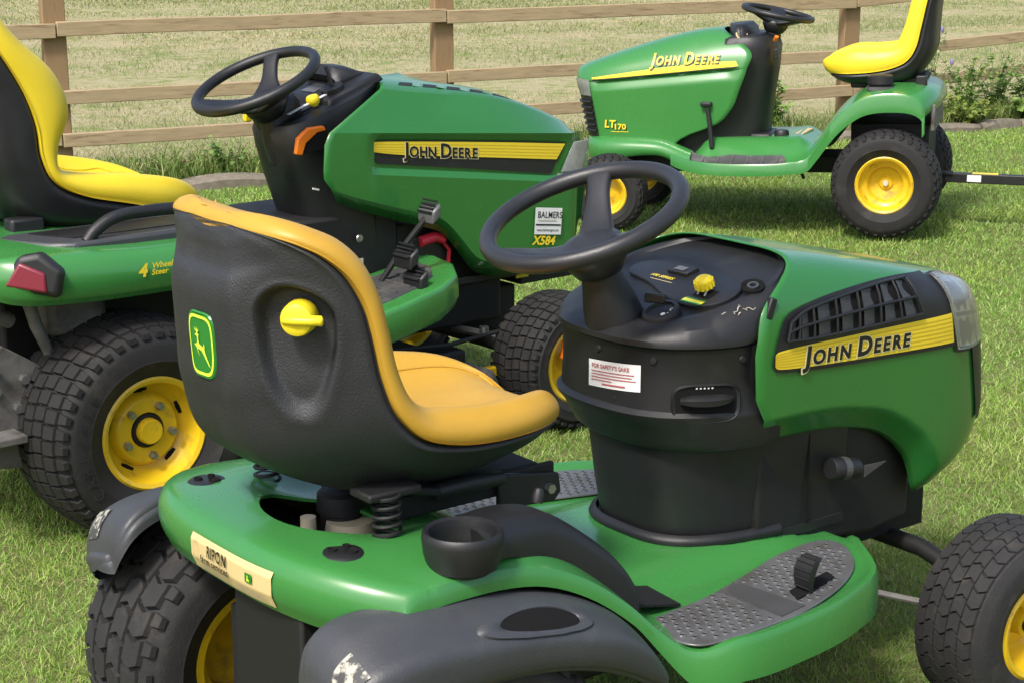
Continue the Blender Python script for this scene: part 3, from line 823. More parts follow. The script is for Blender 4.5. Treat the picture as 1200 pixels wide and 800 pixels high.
# knob recess pressed into the back of the shell
KC = np.array([-0.160, -0.163, 0.972])
def dent(G):
    du = np.gradient(G, axis=0); dv = np.gradient(G, axis=1)
    n = np.cross(du, dv); n /= np.maximum(np.linalg.norm(n, axis=2, keepdims=True), 1e-9)
    H = G.copy()
    for i in range(G.shape[0]):
        for j in range(G.shape[1]):
            p = G[i, j]
            if p[1] > -0.01 or p[0] > -0.03 or p[2] < 0.80: continue
            dy = (p[1] + 0.166) / 0.043; dz = (p[2] - 0.968)
            dz = dz / 0.055 if dz > 0 else dz / 0.160
            r = math.hypot(dy, dz)
            k = (1 - sstep(0.78, 1.0, r)) * (0.55 + 0.45 * sstep(-0.15, 0.02, p[2] - 0.965))
            H[i, j] = p + np.array([0.022, 0.016, 0]) * k
            ring = math.exp(-((r - 1.06) / 0.10) ** 2)
            H[i, j] += np.array([-0.0015, -0.001, 0]) * ring
    return H
G = cr(cr(G, 190).swapaxes(0, 1), 300, closed=True).swapaxes(0, 1)
G = dent(G)
shell = MB().loft([list(map(tuple, g)) for g in G]).obj("shell", "seat_shell", seat, smooth=50)
Gc = seat_rings(False)
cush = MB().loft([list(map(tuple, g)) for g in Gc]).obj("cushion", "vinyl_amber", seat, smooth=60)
# piping lines on the cushion
for sg in (1, -1):
    P = []
    for i in range(5, 58):
        g = Gc[i][:23]; st = cr(np.array(ST), 70)[i]; yl = st[4] * 0.62
        o_ = np.argsort(-g[:, 1]); k = np.argmin(abs(-g[:, 1] - yl)); a_ = abs(g[:, 1]); m_ = np.arange(len(g)) <= max(4, k + 3)
        q = np.argsort(a_[m_]); n = unit((st[2], st[3]))
        P.append((np.interp(yl, a_[m_][q], g[m_][q, 0]) + n[0] * 0.001, sg * yl, np.interp(yl, a_[m_][q], g[m_][q, 2]) + n[1] * 0.001))
    MB().tube(P, 0.0024, 6).obj("piping", "vinyl_amber", seat)
# shell seam line under the cushion edge
# knob
kax = unit((-0.72, -0.69, 0.02))
kb = MB().lathe([(0.0001, 0.036), (0.018, 0.036), (0.0238, 0.033), (0.026, 0.026), (0.027, 0.0), (0.020, -0.01)], KC, kax, 32).obj("recline_knob", "yellow_plastic", seat, smooth=45)
kc = KC + kax * 0.038
ks = unit(np.cross(kax, (0, 0, 1)))
fin = MB()
fr = []
for t, w, h in ((-0.80, 0.004, 0.003), (-0.7, 0.006, 0.006), (0, 0.0075, 0.010), (0.9, 0.007, 0.009), (1.45, 0.0075, 0.005), (1.55, 0.004, 0.003)):
    c = kc - ks * t * 0.027
    fr.append([tuple(c + np.array([0, 0, 1]) * w * a + kax * (h * b - 0.003)) for a, b in ((-1.1, -0.6), (-0.8, 0.7), (-0.3, 1), (0.3, 1), (0.8, 0.7), (1.1, -0.6))])
fin.loft(fr).obj("knob_grip", "yellow_plastic", seat, smooth=50)
# emblem on the back of the shell, on the centre line
back = []
for i in range(G.shape[0]):
    g = G[i]; k = np.argmin(np.where(np.abs(g[:, 1]) < 0.02, g[:, 0], 9)); back.append(g[k])
back = np.array([b for b in back if b[2] > 0.72 and b[0] < -0.05]); back = back[np.argsort(back[:, 2])]
def em(a, b, off):
    """a across (towards -y), b up, metres from the emblem centre"""
    z = 0.912 + b; x = np.interp(z, back[:, 2], back[:, 0]); sl = (np.interp(z + 0.02, back[:, 2], back[:, 0]) - np.interp(z - 0.02, back[:, 2], back[:, 0])) / 0.04
    y = -0.014 - a
    x += 0.5 * (abs(y) ** 2) / 0.28
    n = unit((-1, 0, sl)); return (x + n[0] * off, y, z + n[2] * off)
SH = [(-0.028, 0.040), (0.0, 0.046), (0.028, 0.040), (0.0325, 0.0), (0.026, -0.040), (0.0, -0.046), (-0.026, -0.040), (-0.0325, 0.0)]
def ring_poly(P, k, off): return [em(a * k, b * k, off) for a, b in P]
SHs = [tuple(p) for p in cr(np.array(SH), 40, closed=True)]
MB().add(ring_poly(SHs, 1.14, 0.0022) + ring_poly(SHs, 1.10, 0.0050), [tuple(range(40, 80))] + [(i, (i + 1) % 40, 40 + (i + 1) % 40, 40 + i) for i in range(40)]).obj("emblem", "emblem_green", seat, smooth=0)
MB().add(ring_poly(SHs, 1.03, 0.0058) + ring_poly(SHs, 0.92, 0.0058), [(i, (i + 1) % 40, 40 + (i + 1) % 40, 40 + i) for i in range(40)]).obj("emblem_border", "emblem_lime", seat, smooth=0)
DEER = [(-0.86, 0.10), (-0.50, 0.16), (-0.22, 0.34), (-0.20, 0.74), (-0.30, 0.84), (-0.62, 0.88), (-0.56, 1.0), (-0.24, 1.08), (-0.30, 1.26), (-0.62, 1.34), (-0.66, 1.62), (-0.54, 1.40), (-0.42, 1.38), (-0.44, 1.66), (-0.32, 1.38), (-0.20, 1.42), (-0.16, 1.68), (-0.06, 1.36), (0.10, 1.40), (0.16, 1.64), (0.16, 1.30), (-0.02, 1.22), (-0.02, 1.08), (0.22, 0.98), (0.04, 0.88), (0.02, 0.50), (0.14, 0.24), (0.50, 0.10), (0.86, 0.02), (0.90, 0.34), (1.06, 0.20), (1.04, -0.16), (1.10, -0.42), (1.40, -0.94), (1.90, -1.62), (1.62, -1.48), (1.10, -0.96), (0.76, -0.60), (0.44, -0.34), (0.0, -0.26), (-0.24, -0.22), (-0.10, -0.60), (0.06, -0.92), (-0.16, -0.66), (-0.44, -0.16), (-0.62, -0.06)]
MB().add([em(a * 0.0155 - 0.0045, b * 0.0185 - 0.0025, 0.0064) for a, b in DEER], [tuple(range(len(DEER)))]).obj("emblem_deer", "emblem_lime", seat, smooth=0)

# seat pan, pivot and rail
sp = MB(); sp.box((0.19, 0, 0.622), (0.30, 0.21, 0.016)); sp.box((0.20, -0.105, 0.608), (0.34, 0.012, 0.040)); sp.box((0.20, 0.105, 0.608), (0.34, 0.012, 0.040)); sp.box((-0.02, -0.17, 0.672), (0.10, 0.06, 0.014)); sp.box((-0.02, 0.17, 0.672), (0.10, 0.06, 0.014)); sp.box((0.03, -0.13, 0.655), (0.14, 0.05, 0.014), (R(14), 'Y'))
sp.obj("seat_bracket", "black_dull", A, bevel=0.004)
for sg in (1, -1):
    MB().prism([(0.24, 0.570), (0.36, 0.560), (0.375, 0.575), (0.37, 0.610), (0.24, 0.632)], lambda a, b: (a, sg * 0.112, b), lambda a, b: (a, sg * 0.124, b)).obj("pivot_ear", "black_plastic", A, bevel=0.003)
    MB().lathe([(0.0001, 0.012), (0.009, 0.012), (0.0095, 0.0)], (0.345, sg * 0.124, 0.588), (0, sg, 0), 6).obj("pivot_bolt", "steel", A, smooth=20)
MB().tube([(0.24, -0.13, 0.628), (0.17, -0.135, 0.634), (0.10, -0.13, 0.632)], [0.012, 0.016, 0.014], 10).obj("adjuster_lever", "black_plastic", A)

# --- cup holder and side console on the right fender
CUPC = (0.012, -0.332, 0.0)
cup = MB().lathe([(0.044, 0.580), (0.051, 0.632), (0.053, 0.643), (0.059, 0.646), (0.0625, 0.642), (0.0635, 0.632), (0.061, 0.610), (0.055, 0.588)], CUPC, (0, 0, 1), 40).obj("cup_holder", "black_plastic", A, smooth=50)
MB().lathe([(0.0001, 0.590), (0.046, 0.590), (0.0505, 0.632)], CUPC, (0, 0, 1), 32, cap=False).obj("cup_floor", "black_dull", cup)
con = []
for x, yc, w, zt_, zb_ in ((0.050, -0.300, 0.056, 0.630, 0.585), (0.09, -0.284, 0.060, 0.638, 0.585), (0.15, -0.270, 0.060, 0.632, 0.565), (0.22, -0.262, 0.055, 0.612, 0.530), (0.29, -0.270, 0.052, 0.564, 0.475), (0.345, -0.282, 0.046, 0.515, 0.425), (0.375, -0.290, 0.042, 0.470, 0.395)):
    con.append([(x, yc - w, zb_), (x, yc - w, zt_ - 0.030), (x, yc - w * 0.80, zt_ - 0.010), (x, yc - w * 0.3, zt_), (x, yc + w * 0.5, zt_ - 0.001), (x, yc + w * 0.9, zt_ - 0.012), (x, yc + w, zb_)])
con = cr(np.array(con), 26)
MB().loft([list(map(tuple, g)) for g in con]).obj("side_console", "black_plastic", A, smooth=45)
MB().lathe([(0.0001, 0.015), (0.008, 0.013), (0.011, 0.004), (0.010, -0.01)], (0.235, -0.235, 0.625), (0.3, 0.1, 1), 14).obj("console_button", "black_plastic", A)
MB().add([(0.385, -0.21, 0.4235), (0.385, -0.31, 0.4205), (0.50, -0.30, 0.3915), (0.50, -0.212, 0.3975)], [(0, 1, 2, 3)]).obj("floor_mat", "black_dull", A, smooth=0, solid=0.004, soff=1.0)

# --- foot pads with studs, pedal
def in_poly(x, y, P):
    c = False; n = len(P)
    for i in range(n):
        (x1, y1), (x2, y2) = P[i], P[(i + 1) % n]
        if (y1 > y) != (y2 > y) and x < (x2 - x1) * (y - y1) / (y2 - y1) + x1: c = not c
    return c
PAD = [(0.405, 0.325), (0.390, 0.395), (0.402, 0.440), (0.45, 0.456), (0.58, 0.456), (0.66, 0.448), (0.78, 0.412), (0.880, 0.355), (0.940, 0.280), (0.940, 0.235), (0.90, 0.220), (0.80, 0.232), (0.70, 0.262), (0.56, 0.300), (0.45, 0.312)]
def foot_pad(sg):
    P = [(x, sg * y) for x, y in cr(np.array(PAD), 60, closed=True)]
    pad = MB().xy(P, 0.386, 0.3905).obj("foot_pad", "pad_grey", A, smooth=25, bevel=0.002)
    cxm = np.mean([p[0] for p in P]); cym = np.mean([p[1] for p in P])
    st = MB(); hl_ = MB()
    Pi = [(cxm + (x - cxm) * 0.93, cym + (y - cym) * 0.86) for x, y in P]
    for i in range(40):
        for j in range(14):
            x = 0.39 + i * 0.021 + (0.0105 if j % 2 else 0); y = sg * (0.215 + j * 0.0185)
            if not in_poly(x, y, Pi) or (0.585 < x < 0.665 and abs(y) > 0.29): continue
            st.lathe([(0.0068, 0), (0.0060, 0.0022), (0.0046, 0.0026), (0.0040, 0.0012)], (x, y, 0.3903), (0, 0, 1), 9, cap=False)
            hl_.lathe([(0.0001, 0.0016), (0.0042, 0.0016)], (x, y, 0.3903), (0, 0, 1), 9, cap=False)
    tag(st.obj("studs", "pad_grey", pad, smooth=50), kind="stuff"); tag(hl_.obj("stud_holes", "black_dull", pad, smooth=0), kind="stuff")
    MB().xy([(0.592, sg * 0.300), (0.648, sg * 0.286), (0.666, sg * 0.436), (0.598, sg * 0.446)], 0.3905, 0.3925).obj("pad_insert", "pad_dark", pad, smooth=0)
foot_pad(1); foot_pad(-1)
slot = MB().xy([(0.672, -0.412), (0.80, -0.380), (0.81, -0.352), (0.69, -0.375)], 0.3912, 0.3942).obj("pedal_slot", "black_deep", A, smooth=0)
ped = []
for x, z, w in ((0.716, 0.378, 0.014), (0.706, 0.402, 0.017), (0.706, 0.428, 0.020), (0.716, 0.448, 0.019), (0.730, 0.456, 0.013)):
    ped.append([(x, -0.388 + w, z), (x + 0.012, -0.388 + w, z - 0.006), (x + 0.012, -0.388 - w, z - 0.006), (x, -0.388 - w, z)])
ped = cr(np.array(ped), 14)
pd = MB().loft([list(map(tuple, g)) for g in ped]).obj("pedal", "black_plastic", A, smooth=50)
for k in range(3, 12, 2):
    g = ped[k]; MB().tube([g[0] + (-0.001, 0, 0.001), g[3] + (-0.001, 0, 0.001)], 0.0016, 6).obj("pedal_rib", "black_plastic", pd)

# --- dash cowl
def d_ring(z, xR, w, xF=0.80, n=2.5, k=41, inc=None):
    P = []
    for a in np.linspace(-math.pi / 2, math.pi / 2, k):
        ca, sa = abs(math.cos(a)) ** (2 / n), abs(math.sin(a)) ** (2 / n) * (1 if a > 0 else -1)
        x = xF - (xF - xR) * ca; P.append((x, w * sa, z if inc is None else inc(x)))
    for y in (0.985, 0.95, 0.88, 0.75, 0.5, 0, -0.5, -0.75, -0.88, -0.95, -0.985):
        x = xF + 0.012 + (0.06 * (1 - y * y) if inc is None else 0.118 * (1 - abs(y) ** 4)); P.append((x, w * y, z if inc is None else inc(x)))
    return P
inc0 = lambda x: 0.812 + 0.03 * sstep(0.70, 0.82, x)
inc1 = lambda x: 0.822 + max(0, x - 0.56) * 0.298
inc1b = lambda x: 0.830 + max(0, x - 0.57) * 0.385
MB().loft([d_ring(0.600, 0.596, 0.205), d_ring(0.606, 0.590, 0.218), d_ring(0.620, 0.583, 0.223), d_ring(0.652, 0.560, 0.224), d_ring(0.668, 0.545, 0.225), d_ring(0.676, 0.541, 0.225), d_ring(0.684, 0.552, 0.220), d_ring(0.74, 0.556, 0.219), d_ring(0.792, 0.556, 0.221), d_ring(0.798, 0.553, 0.223)], cap0=True, cap1=True).obj("upper_cowl", "black_plastic", A, smooth=40)
dash = MB().loft([d_ring(0.795, 0.552, 0.219, inc=lambda x: 0.797), d_ring(0, 0.545, 0.226, inc=lambda x: 0.802 + 0.02 * sstep(0.70, 0.82, x)), d_ring(0, 0.545, 0.226, inc=inc0), d_ring(0, 0.556, 0.217, inc=lambda x: 0.5 * (inc0(x) + inc1(x)) + 0.006), d_ring(0, 0.590, 0.190, inc=inc1), d_ring(0, 0.603, 0.178, inc=inc1), d_ring(0, 0.612, 0.170, inc=lambda x: inc1(x) - 0.006), d_ring(0, 0.69, 0.10, inc=lambda x: inc1(x) - 0.003)]).obj("dashboard", "black_plastic", A, smooth=38)
def dp(x, y, off=0.0): return (x - 0.36 * off, y, inc1(x) - 0.004 + 0.93 * off)
DN = unit((-0.36, 0, 0.93))
# instrument panel (raised oval plate)
pan = MB(); PO = [(0.700, -0.150), (0.735, -0.164), (0.775, -0.150), (0.80, -0.10), (0.808, -0.02), (0.80, 0.08), (0.78, 0.13), (0.74, 0.12), (0.72, 0.04), (0.690, -0.04), (0.682, -0.11)]
PO = [tuple(p) for p in cr(np.array(PO), 44, closed=True)]
cxm = np.mean([p[0] for p in PO]); cym = np.mean([p[1] for p in PO])
pan.loft([[dp(x, y, -0.004) for x, y in PO], [dp(x, y, 0.006) for x, y in PO], [dp(cxm + (x - cxm) * 0.96, cym + (y - cym) * 0.97, 0.008) for x, y in PO]], True, False, True)
pan = pan.obj("instrument_panel", "black_plastic", dash, smooth=35)
hm = MB(); hm.prism([(0.762, 0.035), (0.762, -0.018), (0.792, -0.022), (0.792, 0.031)], lambda a, b: dp(a, b, 0.004), lambda a, b: dp(a, b, 0.016)); hm.obj("hour_meter", "black_plastic", dash, bevel=0.002)
MB().add([dp(a, b, 0.0172) for a, b in ((0.768, 0.022), (0.768, -0.004), (0.782, -0.007), (0.782, 0.019))], [(0, 1, 2, 3)]).obj("meter_window", "pad_grey", dash, smooth=0)
V, F = text_geo("100 SERIES", 0.02, 0.25)
lettering("lettering", (V, F), lambda a, b: dp(0.742 + 0.0075 * b, 0.060 - 0.0095 * a, 0.0088), "decal_yellow", dash)
MB().add([dp(a, b, 0.0088) for a, b in ((0.732, 0.05), (0.732, -0.01), (0.7335, -0.01), (0.7335, 0.05))], [(0, 1, 2, 3)]).obj("fine_line", "decal_tan", dash, smooth=0)
for dx, m in ((0, "emblem_green"), (0.0045, "emblem_lime"), (0.009, "decal_yellow"), (0.0135, "emblem_green")):
    MB().add([dp(0.686 + dx, -0.082, 0.0088), dp(0.686 + dx, -0.134, 0.0088), dp(0.6905 + dx, -0.134, 0.0088), dp(0.6905 + dx, -0.082, 0.0088)], [(0, 1, 2, 3)]).obj("throttle_scale", m, dash, smooth=0)
MB().add([dp(0.712, -0.086, 0.0088), dp(0.712, -0.128, 0.0088), dp(0.742, -0.128, 0.0088), dp(0.742, -0.086, 0.0088)], [(0, 1, 2, 3)]).obj("lever_slot", "black_deep", dash, smooth=0)
for yy in (-0.094, -0.112):
    MB().tube([dp(0.718, yy, 0.006), dp(0.730, yy - 0.002, 0.020)], 0.0022, 8).obj("lever_stalk", "steel", dash)
kn = MB(); kn.lathe([(0.0001, 0.040), (0.011, 0.040), (0.0160, 0.036), (0.0172, 0.029), (0.0165, 0.019), (0.010, 0.014), (0.0001, 0.014)], dp(0.732, -0.104, 0.0), DN, 24)
for k in range(12):
    a = 2 * math.pi * k / 12; u_ = unit(np.cross(DN, (0, 1, 0))); v_ = np.array([0, 1.0, 0])
    c = np.array(dp(0.732, -0.104, 0.027)) + 0.0158 * (math.cos(a) * u_ + math.sin(a) * v_)
    kn.tube([c - DN * 0.008, c + DN * 0.007], 0.0034, 6)
kn.obj("throttle_knob", "yellow_plastic", dash, smooth=50)
# ignition switch and key
ig = MB().lathe([(0.036, -0.006), (0.037, 0.006), (0.034, 0.013), (0.027, 0.014), (0.025, 0.010), (0.0001, 0.010)], dp(0.640, -0.082, 0.0), DN, 32).obj("ignition_switch", "black_plastic", dash, smooth=40)
MB().box(dp(0.647, -0.068, 0.030), (0.010, 0.040, 0.018), Matrix.Rotation(R(28), 3, 'Z')).obj("ignition_key", "black_plastic", dash, bevel=0.003)
for a, b in ((0.652, -0.100), (0.638, -0.107), (0.632, -0.098)):
    c = dp(a, b, 0.0108); MB().lathe([(0.0026, 0), (0.0038, 0.0006), (0.0048, 0)], c, DN, 12).obj("switch_mark", "decal_white", dash, smooth=0)
# choke roundel at the front right corner of the dash
ch = MB().lathe([(0.022, -0.004), (0.022, 0.003), (0.018, 0.001), (0.016, -0.002), (0.0001, -0.002)], dp(0.782, -0.172, 0.009), unit((-0.3, -0.2, 0.93)), 24).obj("blank_plug", "black_deep", dash)
MB().lathe([(0.006, 0.0), (0.006, 0.005), (0.011, 0.005), (0.011, 0.0)], dp(0.782, -0.172, 0.008), unit((-0.3, -0.2, 0.93)), 20, closed_prof=True).obj("blank_plug_ring", "grey_plastic", dash)
sc = MB(); r_ = np.random.default_rng(4)
for k in range(6):
    x_, f_ = 0.690 + 0.009 * k, r_.uniform(0.2, 0.9); p_ = []
    for q in range(4):
        x_ += r_.uniform(-0.006, 0.008); f_ += r_.uniform(-0.25, 0.25); f_ = min(max(f_, 0.05), 0.95)
        y_ = -0.216 + 0.024 * f_; z_ = 0.5 * (inc0(x_) + inc1(x_)) + 0.008 + (inc1(x_) - 0.5 * (inc0(x_) + inc1(x_)) - 0.006) * f_
        p_.append((x_, y_, z_ - 0.001))
    sc.tube(p_, 0.0007, 5)
tag(sc.obj("scratches", "decal_grey", dash), kind="stuff")
# cowl wall mapping for label, screws and the lever recess
def cowl_xy(ang, xR=0.556, w=0.221, n=2.5, xF=0.80):
    ca, sa = abs(math.cos(ang)) ** (2 / n), abs(math.sin(ang)) ** (2 / n) * (1 if ang > 0 else -1)
    return np.array([xF - (xF - xR) * ca, w * sa])
angs = np.linspace(-math.pi / 2, math.pi / 2, 400); CP = np.array([cowl_xy(a) for a in angs])
CL = np.concatenate([[0], np.cumsum(np.linalg.norm(np.diff(CP, axis=0), axis=1))])   # arc length from the front right corner
def cowl(l, z, off):
    x = np.interp(l, CL, CP[:, 0]); y = np.interp(l, CL, CP[:, 1])
    x2 = np.interp(l + 0.003, CL, CP[:, 0]); y2 = np.interp(l + 0.003, CL, CP[:, 1])
    t = unit((x2 - x, y2 - y)); n = np.array([-t[1], t[0]])
    n = n if n @ np.array([x - 0.75, y]) > 0 else -n
    return (x + n[0] * off, y + n[1] * off, z)
lab = MB().grid(lambda u, v: cowl(0.398 - 0.125 * u, 0.706 + 0.050 * v + 0.010 * u, 0.003), 20, 4).obj("safety_label", "decal_white", A, smooth=60)
lf = lambda a, b, off: cowl(0.398 - 0.125 * a, 0.706 + 0.050 * b + 0.010 * a, off)
word("FOR SAFETY'S SAKE", 0.08, 0.72, 0.15, "lettering", "decal_red", lab, lf, 0.40, 0.0042, 0.02)
for k, (bb, x1) in enumerate(((0.58, 0.9), (0.47, 0.86), (0.36, 0.93), (0.25, 0.5))):
    MB().grid(lambda u, v: lf(0.07 + (x1 - 0.07) * u, bb + 0.035 * v, 0.0042), 10, 1).obj("small_print", "decal_red", lab, smooth=0)
MB().grid(lambda u, v: lf(0.30 + 0.45 * u, 0.11 + 0.06 * v, 0.0042), 8, 1).obj("small_print", "decal_red", lab, smooth=0)
for l, z in ((0.375, 0.778), (0.250, 0.776), (0.085, 0.776), (0.330, 0.694)):
    c = np.array(cowl(l, z, 0.0)); n = unit(np.array(cowl(l, z, 0.01)) - c)
    MB().lathe([(0.0001, 0.004), (0.0055, 0.0035), (0.007, 0.0)], c, n, 14).obj("screw", "black_dull", A)
# park-brake recess and lever on the right wall
rc = MB().grid(lambda u, v: cowl(0.020 + 0.125 * u, 0.655 + 0.075 * v, 0.0025 - 0.0 * u), 12, 6)
rec = []
for k, f in enumerate((1.0, 0.93, 0.86)):
    rec.append([cowl(0.152 + f * 0.066 * math.copysign(abs(math.cos(a)) ** 0.5, math.cos(a)), 0.700 + f * 0.037 * math.copysign(abs(math.sin(a)) ** 0.6, math.sin(a)), (0.0005, 0.006, 0.003)[k]) for a in np.linspace(0, 2 * math.pi, 36, endpoint=False)])
MB().loft(rec, True, False, False).obj("lever_bezel", "black_plastic", A, smooth=60)
MB().loft([rec[2], [cowl(0.152 + 0.3 * 0.066 * math.cos(a), 0.700 + 0.3 * 0.037 * math.sin(a), 0.002) for a in np.linspace(0, 2 * math.pi, 36, endpoint=False)]], True, False, True).obj("lever_recess", "black_deep", A, smooth=60)
lv = []
for l, z, h, d in ((0.200, 0.706, 0.006, 0.010), (0.180, 0.707, 0.010, 0.020), (0.150, 0.707, 0.011, 0.022), (0.122, 0.708, 0.009, 0.018), (0.104, 0.709, 0.004, 0.008)):
    lv.append([cowl(l, z - h, 0.001), cowl(l, z - h * 0.6, d), cowl(l, z + h * 0.4, d * 1.05), cowl(l, z + h, d * 0.6), cowl(l, z + h, 0.001)])
MB().loft([list(map(tuple, g)) for g in cr(np.array(lv), 16)]).obj("park_lever", "black_plastic", A, smooth=50)
for k in range(5):
    MB().box(cowl(0.172 - 0.007 * k, 0.730, 0.004), (0.003, 0.0015, 0.0025)).obj("lever_mark", "decal_white", A)
# pedestal
def ped_ring(z, xR, w, xF=1.02): return d_ring(z, xR, w, xF, 3.2)
MB().loft([ped_ring(0.395, 0.622, 0.187), ped_ring(0.412, 0.622, 0.187), ped_ring(0.416, 0.634, 0.176), ped_ring(0.50, 0.620, 0.184), ped_ring(0.606, 0.606, 0.192)]).obj("pedestal", "black_plastic", A, smooth=35)
rg = [ped_ring(0.4085, 0.616, 0.193)[3:38], ped_ring(0.416, 0.613, 0.196)[3:38], ped_ring(0.424, 0.617, 0.193)[3:38], ped_ring(0.428, 0.626, 0.184)[3:38]]
MB().loft(rg, False, False, False).obj("base_trim", "black_plastic", A, smooth=60)

# --- steering wheel
steering_wheel(A, (0.522, 0.0, 1.026), 0.178, R(21), (38, 170, 274), 0.0165, hub_drop=0.066, col_len=0.15, wide=0.86)

# --- hood
nS, nL, nU = 66, 18, 18
def hoodA_row(k):
    t = k / nS; s = 1 - (1 - t) ** 2.6
    x0 = 0.76 + 0.71 * s
    zb = HoodA.zb(x0); half = []
    for j in range(nL + 1):
        r = (j / nL); z = zb + (HoodA.z0 - zb) * r
        x = HoodA.xr(z) + (HoodA.xf(z) - HoodA.xr(z)) * s
        y = HoodA.Y(x, z) if s < 1 else 0.0
        ch = max(0, 1 - (z - zb) / 0.055); y = max(0, y - 0.036 * min(1, ch) - (0.006 if j == 0 else 0)) if s < 1 else 0
        half.append((x, -y, z))
    for j in range(1, nU + 1):
        a = j / nU * math.pi / 2
        q = math.sin(a) ** (2 / HoodA.m); z = HoodA.z0 + (HoodA.zt(x0) - HoodA.z0) * q
        x = HoodA.xr(z) + (HoodA.xf(z) - HoodA.xr(z)) * s
        w = 0.234 - 0.016 * sstep(0.75, 1.2, x); f = HoodA.xf(z)
        if x > 1.12: w *= max(0.0, 1 - min(1, (x - 1.12) / (f - 1.12)) ** 3.0) ** (1 / 3.0)
        y = w * abs(math.cos(a)) ** (2 / HoodA.m) if j < nU else 0.0
        half.append((x, -y, z))
    return half + [(x, -y, z) for x, y, z in half[-2::-1]]
hoodA = MB().loft([hoodA_row(k) for k in range(nS + 1)], False, False, False).obj("hood", "green_hood", A, smooth=50, merge=0.0004, solid=0.003, soff=-1)
sA = HoodA.surf
# black side panel, louvre grid, yellow stripe
VB = [(0.770, 0.760), (0.775, 0.750), (0.800, 0.742), (0.90, 0.732), (1.05, 0.722), (1.20, 0.714), (1.308, 0.708)]
VT = [(0.772, 0.772), (0.785, 0.812), (0.812, 0.846), (0.90, 0.862), (1.02, 0.868), (1.14, 0.866), (1.255, 0.856)]
vp = patch(sA, VB, VT, 40, 14, 0.0030).obj("vent_panel", "black_plastic", hoodA, smooth=60)
SB = [(0.776, 0.7570), (0.790, 0.7500), (0.86, 0.7430), (0.97, 0.7350), (1.10, 0.7270), (1.20, 0.7220), (1.303, 0.7170)]
STp = [(0.776, 0.7780), (0.790, 0.7830), (0.86, 0.7840), (0.97, 0.7820), (1.10, 0.7800), (1.20, 0.7785), (1.292, 0.7770)]
patch(sA, SB, STp, 40, 6, 0.0042).obj("hood_stripe", "decal_yellow", hoodA, smooth=60)
for k in range(1, 7):
    f = k / 7.0
    lo = [tuple(np.array(b) * (1 - f) + np.array(t) * f + (0, -0.0010)) for b, t in zip(SB, STp)]; hi = [tuple(np.array(b) * (1 - f) + np.array(t) * f + (0, 0.0010)) for b, t in zip(SB, STp)]
    patch(sA, lo, hi, 40, 1, 0.0047).obj("stripe_line", "decal_yellow_dark", hoodA, smooth=60)
def hood_words(surf, x0, z0, x1, z1, h, lean, parent, halo_m, text_m, offs, bold=0.042, halo=0.040, shear=0.12):
    V, F, w = small_caps(("JOHN", "DEERE"), bold, shear, track=0.09)
    d = np.array([x1 - x0, z1 - z0]); ln = np.linalg.norm(d); e = d / ln * (ln / w)
    up = np.array([lean, h])
    fn = lambda off: (lambda a, b: surf(x0 + e[0] * a + up[0] * b, z0 + e[1] * a + up[1] * b, off))
    H = small_caps(("JOHN", "DEERE"), bold + halo, shear, track=0.09 - 2 * halo / 0.7 * 0.78)
    sx = w / H[2]
    lettering("lettering_edge", ([(a * (w + 0.16) / H[2] - 0.08, b - 0.02) for a, b in H[0]], H[1]), fn(offs), halo_m, parent)
    lettering("lettering", (V, F), fn(offs + 0.0009), text_m, parent)
hood_words(sA, 0.846, 0.7470, 1.160, 0.7340, 0.0345, 0.0, hoodA, "decal_pale", "decal_black", 0.0054)
# louvre opening: dark back sheet, slanted fins, grid bars
LB = [(0.802, 0.800), (0.86, 0.796), (0.97, 0.793), (1.08, 0.792), (1.19, 0.792)]
LT_ = [(0.812, 0.832), (0.86, 0.848), (0.97, 0.857), (1.08, 0.860), (1.165, 0.857)]
patch(sA, LB, LT_, 30, 8, 0.0040).obj("louvre_gap", "black_deep", hoodA, smooth=60)
LBc, LTc = cr(np.array(LB), 101), cr(np.array(LT_), 101)
def lv_pt(f, v, off):
    i = min(100, max(0, f * 100)); i0 = min(99, int(i)); a = i - i0
    b = LBc[i0] * (1 - a) + LBc[i0 + 1] * a; t = LTc[i0] * (1 - a) + LTc[i0 + 1] * a
    p = b * (1 - v) + t * v; return sA(p[0], p[1], off)
NC = 7
for k in range(NC):
    for v0, v1 in ((0.03, 0.46), (0.52, 0.97)):
        f0, f1 = (k + 0.22) / NC, (k + 0.80) / NC
        MB().add([lv_pt(f0, v0, 0.0095), lv_pt(f1, v0, 0.0045), lv_pt(f1, v1, 0.0045), lv_pt(f0, v1, 0.0095)], [(0, 1, 2, 3)]).obj("louvre_fin", "grey_plastic", hoodA, smooth=0)
for k in range(NC + 1):
    MB().tube([lv_pt(k / NC, v, 0.010) for v in np.linspace(0, 1, 5)], 0.0028, 6).obj("grille_bar", "black_plastic", hoodA)
for v in (0.0, 0.5, 1.0):
    MB().tube([lv_pt(f, v, 0.010) for f in np.linspace(0, 1, 24)], 0.0030, 6).obj("grille_bar", "black_plastic", hoodA)
